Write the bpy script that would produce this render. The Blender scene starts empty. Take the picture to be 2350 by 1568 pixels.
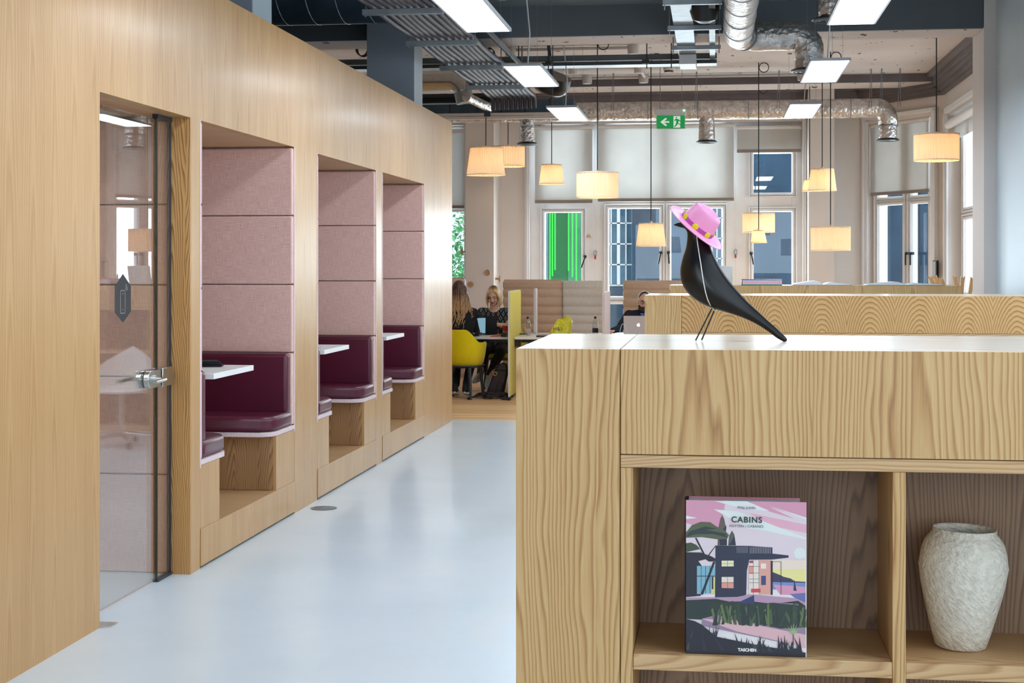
import bpy, bmesh, math, random
from mathutils import Vector, Matrix
random.seed(7)
SC = bpy.context.scene
COL = SC.collection
# ------------------------------------------------------------------ camera
FPX, CX, HY, CAMZ = 3500.0, 1175.0, 612.0, 1.5
YAW = math.atan(465.0 / 3500.0)
SN, CS = math.sin(YAW), math.cos(YAW)
cam_d = bpy.data.cameras.new('camera')
cam = bpy.data.objects.new('camera', cam_d); COL.objects.link(cam)
cam.location = (0, 0, CAMZ); cam.rotation_euler = (math.pi / 2, 0, YAW)
cam_d.sensor_width = 36; cam_d.lens = 36 * FPX / 2350
cam_d.shift_y = -(784 - HY) / 2350
cam_d.clip_start = 0.05; cam_d.clip_end = 200
SC.camera = cam
# ------------------------------------------------------------------ world and view
w = bpy.data.worlds.new('sky'); SC.world = w; w.use_nodes = True
nt = w.node_tree; nt.nodes.clear()
bg = nt.nodes.new('ShaderNodeBackground'); wo = nt.nodes.new('ShaderNodeOutputWorld')
bg.inputs[0].default_value = (0.80, 0.90, 1.0, 1); bg.inputs[1].default_value = 1.05
nt.links.new(bg.outputs[0], wo.inputs[0])
SC.view_settings.view_transform = 'Standard'; SC.view_settings.look = 'None'
SC.view_settings.gamma = 1; SC.view_settings.use_curve_mapping = False
SC.view_settings.exposure = 0.56
SC.cycles.max_bounces = 8; SC.cycles.diffuse_bounces = 4; SC.cycles.glossy_bounces = 4
SC.cycles.transparent_max_bounces = 16; SC.cycles.transmission_bounces = 6
SC.cycles.sample_clamp_indirect = 6; SC.cycles.caustics_reflective = False; SC.cycles.caustics_refractive = False
try: SC.cycles.use_denoising = True
except Exception: pass
def area(name, loc, rot, sx, sy, power, col):
    d = bpy.data.lights.new(name, 'AREA'); d.shape = 'RECTANGLE'; d.size = sx; d.size_y = sy; d.energy = power; d.color = col
    o = bpy.data.objects.new(name, d); o.location = loc; o.rotation_euler = rot; COL.objects.link(o)
    return o
# unseen area fill added beside and behind the camera, tinted like window daylight
FILL_DAY = (0.80, 0.91, 1.0)
area('daylight_side', (2.36, 1.2, 2.1), (0, math.radians(90), 0), 2.4, 4.6, 34, FILL_DAY)
area('daylight_side_far', (2.36, 7.6, 2.1), (0, math.radians(90), 0), 2.4, 5.2, 45, FILL_DAY)
area('daylight_rear', (0, -3.4, 2.0), (math.radians(90), 0, 0), 4.6, 2.8, 95, FILL_DAY)  # added fill, no window in the wall behind it
# daylight falling in from the street through the far windows and their blinds
area('daylight_street', (-0.6, 21.9, 2.2), (math.radians(-90), 0, 0), 6.0, 3.2, 520, (0.90, 0.96, 1.0))
area('daylight_bay', (3.6, 21.2, 2.2), (math.radians(-90), 0, math.radians(-55)), 2.0, 3.0, 90, (0.90, 0.96, 1.0))
area('daylight_bay_side', (3.9, 17.6, 2.2), (math.radians(-90), 0, math.radians(-90)), 2.6, 3.0, 110, (0.90, 0.96, 1.0))

# ------------------------------------------------------------------ projection helpers
def ray(px, py):
    xc = (px - CX) / FPX; zc = -(py - HY) / FPX
    return Vector((-SN + xc * CS, CS + xc * SN, zc))
def PY(px, py, Y):
    d = ray(px, py); t = Y / d.y
    return Vector((d.x * t, Y, CAMZ + d.z * t))
def PX(px, py, X):
    d = ray(px, py); t = X / d.x
    return Vector((X, d.y * t, CAMZ + d.z * t))
def PZ(px, py, Z):
    d = ray(px, py); t = (Z - CAMZ) / d.z
    return Vector((d.x * t, d.y * t, Z))
def PT(px, py, t):
    d = ray(px, py)
    return Vector((d.x * t, d.y * t, CAMZ + d.z * t))

# ------------------------------------------------------------------ mesh builder
def basis(n):
    n = n.normalized()
    a = Vector((0, 0, 1)) if abs(n.z) < 0.9 else Vector((1, 0, 0))
    u = n.cross(a).normalized(); v = n.cross(u).normalized()
    return u, v
ORG = {}
class MB:
    def __init__(s): s.v = []; s.f = []; s.m = []; s.cur = 0
    def add(s, vs, fs):
        b = len(s.v); s.v += [Vector(p) for p in vs]
        for f in fs: s.f.append([b + i for i in f]); s.m.append(s.cur)
        return s
    def mat(s, i): s.cur = i; return s
    def box(s, x0, x1, y0, y1, z0, z1):
        if x0 > x1: x0, x1 = x1, x0
        if y0 > y1: y0, y1 = y1, y0
        if z0 > z1: z0, z1 = z1, z0
        return s.add([(x0,y0,z0),(x1,y0,z0),(x1,y1,z0),(x0,y1,z0),(x0,y0,z1),(x1,y0,z1),(x1,y1,z1),(x0,y1,z1)],
                     [(0,3,2,1),(4,5,6,7),(0,1,5,4),(1,2,6,5),(2,3,7,6),(3,0,4,7)])
    def obox(s, o, ax, ay, az, x0, x1, y0, y1, z0, z1):
        pts = []
        for (x, y, z) in [(x0,y0,z0),(x1,y0,z0),(x1,y1,z0),(x0,y1,z0),(x0,y0,z1),(x1,y0,z1),(x1,y1,z1),(x0,y1,z1)]:
            pts.append(Vector(o) + Vector(ax) * x + Vector(ay) * y + Vector(az) * z)
        fl = [(0,3,2,1),(4,5,6,7),(0,1,5,4),(1,2,6,5),(2,3,7,6),(3,0,4,7)]
        if Vector(ax).cross(Vector(ay)).dot(Vector(az)) < 0: fl = [tuple(reversed(f)) for f in fl]
        return s.add(pts, fl)
    def rings(s, rs, cap0=True, cap1=True, closed=False):
        n = len(rs[0]); b = len(s.v)
        for r in rs: s.v += [Vector(p) for p in r]
        m = len(rs)
        for i in range(m if closed else m - 1):
            a = b + i * n; c = b + ((i + 1) % m) * n
            for j in range(n):
                k = (j + 1) % n
                s.f.append([a + j, a + k, c + k, c + j]); s.m.append(s.cur)
        if cap0 and not closed: s.f.append([b + j for j in reversed(range(n))]); s.m.append(s.cur)
        if cap1 and not closed: s.f.append([b + (m - 1) * n + j for j in range(n)]); s.m.append(s.cur)
        return s
    def tube(s, pts, r, seg=8, caps=True):
        pts = [Vector(p) for p in pts]; n = len(pts)
        rr = r if isinstance(r, (list, tuple)) else [r] * n
        tg = []
        for i in range(n):
            a = pts[max(0, i - 1)]; c = pts[min(n - 1, i + 1)]
            tg.append((c - a).normalized() if (c - a).length > 1e-9 else Vector((0, 0, 1)))
        u, v = basis(tg[0]); rs = []
        for i in range(n):
            t = tg[i]; u = (u - t * u.dot(t))
            if u.length < 1e-6: u, _ = basis(t)
            u.normalize(); v = t.cross(u)
            rs.append([pts[i] + (u * math.cos(2 * math.pi * k / seg) + v * math.sin(2 * math.pi * k / seg)) * rr[i] for k in range(seg)])
        return s.rings(rs, caps, caps)
    def lathe(s, prof, c=(0, 0, 0), seg=32, axis=None, caps=(False, False), pleat=0):
        c = Vector(c); n = Vector(axis).normalized() if axis is not None else Vector((0, 0, 1))
        if axis is None: u, v = Vector((1, 0, 0)), Vector((0, 1, 0))
        else:
            u, v = basis(n); v = n.cross(u)
        rs = []
        for (r, h) in prof:
            rs.append([c + n * h + (u * math.cos(2 * math.pi * k / seg) + v * math.sin(2 * math.pi * k / seg)) * (r + (pleat if k % 2 else 0)) for k in range(seg)])
        return s.rings(rs, caps[0], caps[1])
    def ball(s, c, r, seg=16, rg=10, rot=None):
        c = Vector(c); r = (r, r, r) if not isinstance(r, (tuple, list)) else r
        rs = []
        for i in range(1, rg):
            th = math.pi * i / rg
            ring = []
            for k in range(seg):
                ph = 2 * math.pi * k / seg
                p = Vector((r[0] * math.sin(th) * math.cos(ph), r[1] * math.sin(th) * math.sin(ph), -r[2] * math.cos(th)))
                if rot is not None: p = rot @ p
                ring.append(c + p)
            rs.append(ring)
        b = len(s.v); s.rings(rs, False, False)
        p0 = Vector((0, 0, -r[2])); p1 = Vector((0, 0, r[2]))
        if rot is not None: p0 = rot @ p0; p1 = rot @ p1
        i0 = len(s.v); s.v += [c + p0, c + p1]
        for k in range(seg):
            s.f.append([i0, b + (k + 1) % seg, b + k]); s.m.append(s.cur)
            e = b + (rg - 2) * seg
            s.f.append([i0 + 1, e + k, e + (k + 1) % seg]); s.m.append(s.cur)
        return s
    def cap(s, p0, r0, p1, r1, seg=14):
        # tapered capsule
        p0, p1 = Vector(p0), Vector(p1)
        s.tube([p0, p1], [r0, r1], seg); s.ball(p0, r0, seg, 8); s.ball(p1, r1, seg, 8)
        return s
    def chain(s, pts, seg=14):
        for a, b in zip(pts[:-1], pts[1:]): s.cap(a[0], a[1], b[0], b[1], seg)
        return s
    def prism(s, poly, o, ax, ay, az, d0, d1):
        # 2-D polygon extruded from d0 to d1 along az
        o, ax, ay, az = Vector(o), Vector(ax), Vector(ay), Vector(az)
        n = len(poly); b = len(s.v)
        ar = sum(poly[i][0] * poly[(i + 1) % n][1] - poly[(i + 1) % n][0] * poly[i][1] for i in range(n))
        if (ar < 0) != (ax.cross(ay).dot(az) < 0): poly = list(reversed(poly))
        for d in (d0, d1):
            for (x, y) in poly: s.v.append(o + ax * x + ay * y + az * d)
        s.f.append([b + i for i in reversed(range(n))]); s.m.append(s.cur)
        s.f.append([b + n + i for i in range(n)]); s.m.append(s.cur)
        for i in range(n):
            j = (i + 1) % n
            s.f.append([b + i, b + j, b + n + j, b + n + i]); s.m.append(s.cur)
        return s
    def grid(s, fn, nu, nv, closed_u=False):
        b = len(s.v)
        for i in range(nu):
            for j in range(nv): s.v.append(Vector(fn(i, j)))
        for i in range(nu if closed_u else nu - 1):
            for j in range(nv - 1):
                i2 = (i + 1) % nu
                s.f.append([b + i * nv + j, b + i2 * nv + j, b + i2 * nv + j + 1, b + i * nv + j + 1]); s.m.append(s.cur)
        return s
    def build(s, name, mats, parent=None, smooth=False, bevel=0, auto_top=False, local=False, seg=2, sub=0):
        if not isinstance(mats, (list, tuple)): mats = [mats]
        me = bpy.data.meshes.new(name)
        off = Vector((0, 0, 0))
        if parent is not None and not local: off = ORG.get(root_of(parent).name, Vector((0, 0, 0)))
        me.from_pydata([tuple(p - off) for p in s.v], [], s.f)
        for m in mats: me.materials.append(m)
        for p, mi in zip(me.polygons, s.m): p.material_index = min(mi, len(mats) - 1)
        me.update()
        if auto_top:
            for p in me.polygons:
                if abs(p.normal.z) > 0.7: p.material_index = 1
        if smooth:
            for p in me.polygons: p.use_smooth = True
            if smooth != 'all':
                try: me.set_sharp_from_angle(angle=math.radians(38 if smooth is True else smooth))
                except Exception: pass
        o = bpy.data.objects.new(name, me); COL.objects.link(o)
        if parent is not None: o.parent = parent
        if bevel:
            m = o.modifiers.new('bevel', 'BEVEL'); m.width = bevel; m.segments = seg; m.limit_method = 'ANGLE'; m.angle_limit = math.radians(40)
            m.harden_normals = False
            for p in me.polygons: p.use_smooth = True
            try: me.set_sharp_from_angle(angle=math.radians(50))
            except Exception: pass
        if sub:
            m = o.modifiers.new('sub', 'SUBSURF'); m.levels = sub; m.render_levels = sub
        return o
def root_of(o):
    while o.parent is not None: o = o.parent
    return o
def tag(o, label=None, cat=None, group=None, kind=None):
    if label: o['label'] = label
    if cat: o['category'] = cat
    if group: o['group'] = group
    if kind: o['kind'] = kind
    return o
def thing(name, label, cat, loc=(0, 0, 0), rz=0, group=None):
    o = bpy.data.objects.new(name, None); COL.objects.link(o); o.empty_display_size = 0.1
    o.location = loc; o.rotation_euler = (0, 0, rz)
    ORG[o.name] = Vector(loc)
    return tag(o, label, cat, group)
def struct(name, mb, mats, parent=None, **k):
    o = mb.build(name, mats, parent, **k)
    if parent is None: o['kind'] = 'structure'
    return o
def dup(root, loc=None, rz=None, label=None, scale=None):
    r = root.copy(); COL.objects.link(r)
    for k in ('label',):
        if label: r[k] = label
    if loc is not None: r.location = loc
    if rz is not None: r.rotation_euler = (0, 0, rz)
    if scale is not None: r.scale = scale
    for ch in list(root.children):
        c = ch.copy(); COL.objects.link(c); c.parent = r
        for g in list(ch.children):
            d = g.copy(); COL.objects.link(d); d.parent = c
    return r
def bake(o, vox=None, smooth_it=0, sub=0):
    # voxel-union the overlapping volumes of o into one continuous skin
    if vox:
        m = o.modifiers.new('r', 'REMESH'); m.mode = 'VOXEL'; m.voxel_size = vox; m.use_smooth_shade = True
    if smooth_it:
        m = o.modifiers.new('s', 'SMOOTH'); m.iterations = smooth_it; m.factor = 0.5
    dg = bpy.context.evaluated_depsgraph_get(); dg.update()
    me = bpy.data.meshes.new_from_object(o.evaluated_get(dg))
    mats = [x for x in o.data.materials]
    o.modifiers.clear(); o.data = me
    if not me.materials:
        for x in mats: me.materials.append(x)
    for p in me.polygons: p.use_smooth = True
    return o
def text_mesh(name, body, size, mat, parent, o, ax, ay, ext=0.0003, bold=0.0, align='CENTER', spacing=1.0):
    cu = bpy.data.curves.new(name, 'FONT'); cu.body = body; cu.size = size; cu.align_x = align; cu.extrude = ext; cu.offset = bold
    cu.space_character = spacing
    t = bpy.data.objects.new(name + '_t', cu); COL.objects.link(t)
    dg = bpy.context.evaluated_depsgraph_get(); dg.update()
    me = bpy.data.meshes.new_from_object(t.evaluated_get(dg))
    bpy.data.objects.remove(t)
    ax, ay = Vector(ax).normalized(), Vector(ay).normalized(); az = ax.cross(ay)
    off = ORG.get(root_of(parent).name, Vector((0, 0, 0))) if parent else Vector((0, 0, 0))
    for v in me.vertices:
        v.co = Vector(o) + ax * v.co.x + ay * v.co.y + az * v.co.z - off
    me.materials.clear(); me.materials.append(mat)
    me.name = name
    ob = bpy.data.objects.new(name, me); COL.objects.link(ob)
    if parent: ob.parent = parent
    return ob

# ------------------------------------------------------------------ materials
def lin(c):
    out = []
    for x in c[:3]:
        x = x / 255.0
        out.append(x / 12.92 if x <= 0.04045 else ((x + 0.055) / 1.055) ** 2.4)
    return (out[0], out[1], out[2], 1)
class NT:
    def __init__(s, name):
        s.m = bpy.data.materials.new(name); s.m.use_nodes = True
        s.t = s.m.node_tree; s.t.nodes.clear()
        s.out = s.t.nodes.new('ShaderNodeOutputMaterial')
        s.b = s.t.nodes.new('ShaderNodeBsdfPrincipled'); s.t.links.new(s.b.outputs[0], s.out.inputs[0])
    def set(s, inp, v):
        if isinstance(v, bpy.types.NodeSocket): s.t.links.new(v, inp)
        elif isinstance(v, (tuple, list)) and len(v) == 3 and inp.type == 'RGBA': inp.default_value = (*v, 1)
        else: inp.default_value = v
    def n(s, typ, **kw):
        n = s.t.nodes.new(typ)
        for k, v in kw.items(): setattr(n, k, v)
        return n
    def math(s, op, a, b=0.0, c=None):
        n = s.n('ShaderNodeMath', operation=op); s.set(n.inputs[0], a); s.set(n.inputs[1], b)
        if c is not None: s.set(n.inputs[2], c)
        return n.outputs[0]
    def mix(s, f, a, b, typ='RGBA', blend='MIX'):
        n = s.n('ShaderNodeMix', data_type=typ, blend_type=blend) if typ == 'RGBA' else s.n('ShaderNodeMix', data_type=typ)
        i = {'RGBA': (6, 7, 2), 'FLOAT': (2, 3, 0)}[typ]
        s.set(n.inputs[0], f); s.set(n.inputs[i[0]], a); s.set(n.inputs[i[1]], b)
        return n.outputs[i[2]]
    def noise(s, vec, scale=1.0, detail=2.0, rough=0.5):
        n = s.n('ShaderNodeTexNoise'); s.set(n.inputs['Vector'], vec); s.set(n.inputs['Scale'], scale); s.set(n.inputs['Detail'], detail); s.set(n.inputs['Roughness'], rough)
        return n.outputs[0]
    def ramp(s, f, stops, interp='LINEAR'):
        n = s.n('ShaderNodeValToRGB'); n.color_ramp.interpolation = interp
        e = n.color_ramp.elements
        while len(e) < len(stops): e.new(0.5)
        for el, (p, c) in zip(e, stops):
            el.position = p; el.color = c if len(c) == 4 else (*c, 1)
        s.set(n.inputs[0], f)
        return n.outputs[0]
    def xyz(s, x, y, z):
        n = s.n('ShaderNodeCombineXYZ'); s.set(n.inputs[0], x); s.set(n.inputs[1], y); s.set(n.inputs[2], z); return n.outputs[0]
    def coords(s):
        tc = s.n('ShaderNodeTexCoord'); sp = s.n('ShaderNodeSeparateXYZ'); s.t.links.new(tc.outputs['Object'], sp.inputs[0])
        return tc.outputs['Object'], sp.outputs[0], sp.outputs[1], sp.outputs[2]
    def bump(s, h, strength=0.3, dist=0.01):
        n = s.n('ShaderNodeBump'); s.set(n.inputs['Strength'], strength); s.set(n.inputs['Distance'], dist); s.set(n.inputs['Height'], h)
        s.t.links.new(n.outputs[0], s.b.inputs['Normal']); return n
    def base(s, c): s.set(s.b.inputs['Base Color'], c); return s
    def p(s, **kw):
        for k, v in kw.items():
            s.set(s.b.inputs[{'rough': 'Roughness', 'metal': 'Metallic', 'spec': 'Specular IOR Level', 'coat': 'Coat Weight', 'coatr': 'Coat Roughness', 'trans': 'Transmission Weight', 'ior': 'IOR', 'em': 'Emission Color', 'ems': 'Emission Strength', 'sheen': 'Sheen Weight', 'alpha': 'Alpha'}[k]], v)
        return s
def pm(name, rgb, rough=0.5, metal=0.0, var=0.06, vs=6.0, bump=0.0, bs=60.0, **kw):
    t = NT(name); o, x, y, z = t.coords()
    c = lin(rgb); n = t.noise(o, vs, 3)
    d = tuple(max(0, v * (1 - 2 * var)) for v in c[:3]) + (1,)
    l = tuple(min(1, v * (1 + 2 * var)) for v in c[:3]) + (1,)
    t.base(t.ramp(n, [(0.3, d), (0.7, l)])); t.p(rough=rough, metal=metal, **kw)
    if bump: t.bump(t.noise(o, bs, 4), bump, 0.002)
    return t.m
def glow(name, rgb, strength, base=(255, 255, 255)):
    t = NT(name); t.base(lin(base)); t.p(em=lin(rgb), ems=strength, rough=0.6); return t.m
def wood(name, light, mid, dark, grain='Z', leaf=0.2, rings=60, taper=0.04, c0=0.02, contrast=0.6, rough=0.42, wob=1.0, coat=0.0, fiber=0.35, seam=0.0, spread=0.12, off=0.0, fs=1.0, irreg=3.0):
    t = NT(name); o, x, y, z = t.coords()
    if grain == 'Z': a, g = t.math('ADD', x, y), z
    elif grain == 'X': a, g = t.math('ADD', y, z), x
    else: a, g = t.math('ADD', x, z), y
    a = t.math('ADD', a, 20.0 + off)
    li = t.math('FLOOR', t.math('DIVIDE', a, leaf))
    wn = t.n('ShaderNodeTexWhiteNoise', noise_dimensions='1D'); t.set(wn.inputs['W'], li)
    rnd = wn.outputs['Value']
    wv = t.noise(t.xyz(t.math('MULTIPLY', a, 3.0), t.math('MULTIPLY', g, 0.9), rnd), 1.5, 3)
    wv = t.math('MULTIPLY', t.math('SUBTRACT', wv, 0.5), 0.05 * wob)
    fr = t.math('SUBTRACT', t.math('FRACT', t.math('DIVIDE', a, leaf)), 0.5)
    u = t.math('ADD', t.math('MULTIPLY', fr, leaf), wv)
    d = t.math('ADD', t.math('MULTIPLY', t.math('ADD', g, t.math('MULTIPLY', rnd, 1.5 if taper < 0.1 else 0.08)), taper), c0)
    r = t.math('SQRT', t.math('ADD', t.math('MULTIPLY', u, u), t.math('MULTIPLY', d, d)))
    fine = t.noise(t.xyz(t.math('MULTIPLY', a, 60.0), t.math('MULTIPLY', g, 3.0), 0.0), 1.0, 2)
    irr = t.noise(t.xyz(t.math('MULTIPLY', a, rings * 0.16), t.math('MULTIPLY', g, 0.35), 7.0), 1.0, 1)
    rr = t.math('ADD', t.math('ADD', t.math('MULTIPLY', r, rings), t.math('MULTIPLY', fine, 0.45)), t.math('MULTIPLY', irr, irreg))
    saw = t.math('FRACT', rr)
    shape = t.ramp(saw, [(0.0, (0.15,) * 3), (0.45, (0.35,) * 3), (0.78, (1.0,) * 3), (0.92, (0.55,) * 3), (1.0, (0.15,) * 3)])
    big = t.noise(t.xyz(t.math('MULTIPLY', a, 9.0), t.math('MULTIPLY', g, 0.7), 3.0), 1.0, 2)
    fib = t.noise(t.xyz(t.math('MULTIPLY', a, 420.0 * fs), t.math('MULTIPLY', g, 9.0), 0.0), 1.0, 3, 0.7)
    f = t.math('MULTIPLY', shape, contrast)
    f = t.math('ADD', f, t.math('MULTIPLY', t.math('SUBTRACT', fib, 0.5), fiber))
    f = t.math('ADD', f, t.math('MULTIPLY', t.math('SUBTRACT', big, 0.5), 0.5))
    f = t.math('ADD', f, t.math('MULTIPLY', t.math('SUBTRACT', rnd, 0.5), spread))
    col = t.ramp(f, [(0.0, lin(light)), (0.5, lin(mid)), (1.0, lin(dark))])
    if seam:
        e = t.math('GREATER_THAN', t.math('ABSOLUTE', fr), 0.5 - seam / leaf)
        col = t.mix(t.math('MULTIPLY', e, 0.55), col, lin(dark))
    t.base(col); t.p(rough=rough, coat=coat, coatr=0.2)
    t.bump(fib, 0.06, 0.001)
    return t.m
WL, WM, WD = (226, 196, 156), (208, 172, 128), (168, 128, 86)
M = {}
M['veneer'] = wood('oak_veneer_wall', (196, 152, 98), (178, 131, 75), (144, 98, 50), 'Z', leaf=0.19, rings=90, taper=0.02, contrast=0.5, rough=0.42, fiber=0.75, seam=0.001, coat=0.12, spread=0.2, irreg=1.5)
M['veneer_h'] = wood('oak_veneer_soffit', (196, 156, 110), (178, 134, 90), (142, 100, 62), 'X', leaf=0.16, rings=60, taper=0.02, contrast=0.35, rough=0.4)
M['jamb'] = wood('oak_solid_jamb', (214, 168, 108), (184, 132, 74), (128, 82, 40), 'Z', leaf=0.3, rings=130, taper=0.055, contrast=0.95, rough=0.4, wob=1.6)
M['bench_wood'] = wood('oak_bench_front', (184, 142, 98), (156, 114, 74), (110, 76, 46), 'Z', leaf=0.3, rings=120, taper=0.09, contrast=0.8, rough=0.45)
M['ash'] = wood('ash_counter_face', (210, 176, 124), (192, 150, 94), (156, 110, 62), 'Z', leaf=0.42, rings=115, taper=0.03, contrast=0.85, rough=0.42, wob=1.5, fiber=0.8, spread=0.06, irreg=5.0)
M['ash_crown'] = wood('ash_crown_face', (208, 168, 110), (190, 144, 86), (146, 98, 50), 'Z', leaf=0.262, rings=85, taper=0.42, c0=-0.462, contrast=0.95, rough=0.42, wob=0.3, fiber=0.35, spread=0.05, off=0.1, irreg=1.0)
M['ash_top'] = wood('ash_counter_top', (218, 202, 178), (200, 178, 150), (164, 138, 108), 'X', leaf=0.45, rings=70, taper=0.05, contrast=0.9, rough=0.34, wob=2.6, fiber=0.2, coat=0.35, irreg=1.5)  # paler than the faces: window reflection partly put into the colour
M['ash_edge'] = wood('ash_edge', (208, 174, 128), (190, 150, 104), (154, 112, 70), 'X', leaf=0.5, rings=170, taper=0.06, contrast=0.8, rough=0.45, wob=1.6)
M['ash_back'] = wood('ash_shelf_back', (152, 120, 90), (126, 96, 70), (88, 62, 44), 'Z', leaf=0.4, rings=150, taper=0.06, contrast=0.85, rough=0.5, wob=1.0)  # darker ash: the shade inside the shelves is put into the colour
M['oakfloor'] = wood('oak_floor_boards', (236, 200, 150), (216, 170, 116), (156, 112, 68), 'X', leaf=0.07, rings=40, taper=0.03, contrast=0.4, rough=0.4, fiber=0.4, seam=0.0015, spread=0.75)
M['knob'] = pm('turned_oak', (176, 140, 104), 0.5, var=0.08, vs=30)
M['chairwood'] = wood('pale_chair_wood', (222, 188, 140), (204, 162, 108), (168, 124, 72), 'Z', leaf=0.2, rings=80, taper=0.05, contrast=0.4, rough=0.4)
def fabric(name, c1, c2, scale=520, bump=0.25):
    t = NT(name); o, x, y, z = t.coords()
    hx = t.math('ADD', x, y)
    n1 = t.noise(t.xyz(t.math('MULTIPLY', hx, 14.0), t.math('MULTIPLY', z, scale), 0.0), 1.0, 3, 0.7)
    n2 = t.noise(t.xyz(t.math('MULTIPLY', hx, scale), t.math('MULTIPLY', z, 14.0), 5.0), 1.0, 3, 0.7)
    f = t.math('MULTIPLY', t.math('ADD', n1, n2), 0.5)
    t.base(t.ramp(f, [(0.38, lin(c1)), (0.62, lin(c2))])); t.p(rough=0.95, spec=0.15, sheen=0.2)
    t.bump(f, bump, 0.002)
    return t.m
M['pink'] = fabric('pink_wool', (204, 158, 146), (244, 206, 194))
M['pink_trim'] = fabric('pale_pink_trim', (206, 178, 178), (232, 208, 206), 400)
M['tan'] = fabric('taupe_felt', (196, 162, 136), (220, 190, 164), 300)
M['tan_light'] = fabric('grey_felt', (196, 182, 168), (222, 210, 198), 300)  # paler copy of the taupe felt for the lit sofa wing
M['leather'] = pm('burgundy_leather', (88, 24, 46), 0.33, var=0.06, vs=3, bump=0.12, bs=500)
M['yellow'] = fabric('yellow_wool', (206, 182, 8), (226, 204, 24), 300, 0.1)
M['white'] = pm('white_laminate', (236, 234, 230), 0.35, var=0.01)
M['whiteedge'] = pm('white_paint_metal', (214, 216, 218), 0.4, var=0.01)
M['wall'] = pm('white_wall_paint', (226, 218, 212), 0.7, var=0.015, vs=1.5, bump=0.02)
M['wall_cool'] = pm('white_gloss_paint', (206, 220, 228), 0.45, var=0.01, vs=1.5)  # bluish because cool daylight is put into the white paint
M['frame'] = pm('window_frame_paint', (242, 242, 244), 0.4, var=0.01)
M['beam'] = pm('dark_grey_beam_paint', (92, 98, 102), 0.6, var=0.05, vs=1.2)
M['colgrey'] = pm('grey_column_paint', (162, 170, 182), 0.65, var=0.03, vs=1.2)  # column fronts only, darker than their sides
M['cornice'] = pm('mauve_grey_cornice', (112, 104, 106), 0.6, var=0.04)
M['charcoal'] = pm('charcoal_metal', (52, 58, 66), 0.4, 0.3, var=0.03)
M['black'] = pm('black_plastic', (18, 18, 20), 0.35, var=0.03)
M['blackmatt'] = pm('black_fabric', (16, 16, 22), 0.9, var=0.15, vs=20, bump=0.2, bs=150)
M['steel'] = pm('brushed_steel', (196, 196, 192), 0.25, 1.0, var=0.03, vs=20)
M['galv'] = pm('galvanised_steel', (150, 158, 164), 0.42, 0.75, var=0.08, vs=9)
M['galv_dark'] = pm('weathered_duct_steel', (74, 92, 108), 0.4, 0.7, var=0.1, vs=4)
M['tray'] = pm('grey_trunking', (98, 104, 106), 0.5, 0.3, var=0.04)
M['conduitw'] = pm('white_conduit', (206, 198, 192), 0.5, var=0.02)
M['flex'] = pm('grey_flexible_conduit', (66, 64, 74), 0.55, var=0.1, vs=8)
M['cable'] = pm('black_cable', (22, 22, 24), 0.5, var=0.02)
M['cablew'] = pm('white_cable', (210, 212, 210), 0.5, var=0.02)
M['wire'] = pm('steel_wire', (130, 136, 140), 0.35, 0.8, var=0.02)
M['bird'] = pm('black_lacquer', (8, 10, 15), 0.27, var=0.02, spec=0.38)
M['gap'] = pm('dark_shadow_gap_lining', (40, 34, 30), 0.8, var=0.02)
t = NT('foil_insulation'); o_, x_, y_, z_ = t.coords()
v_ = t.n('ShaderNodeTexVoronoi', feature='F1'); t.set(v_.inputs['Vector'], o_); t.set(v_.inputs['Scale'], 26.0)
nn = t.noise(o_, 14.0, 5, 0.65)
t.base(t.ramp(nn, [(0.3, lin((176, 168, 164))), (0.7, lin((232, 228, 224)))])); t.p(metal=0.95, rough=0.3)
t.bump(t.math('ADD', t.math('MULTIPLY', v_.outputs['Distance'], 0.5), nn), 0.9, 0.02); M['foil'] = t.m
# resin floor
t = NT('white_resin_floor'); o_, x_, y_, z_ = t.coords()
nn = t.noise(o_, 1.1, 5, 0.6)
t.base(t.ramp(nn, [(0.3, lin((206, 220, 228))), (0.7, lin((220, 230, 236)))]))
t.p(rough=0.3, coat=0.15); M['resin'] = t.m
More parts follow.
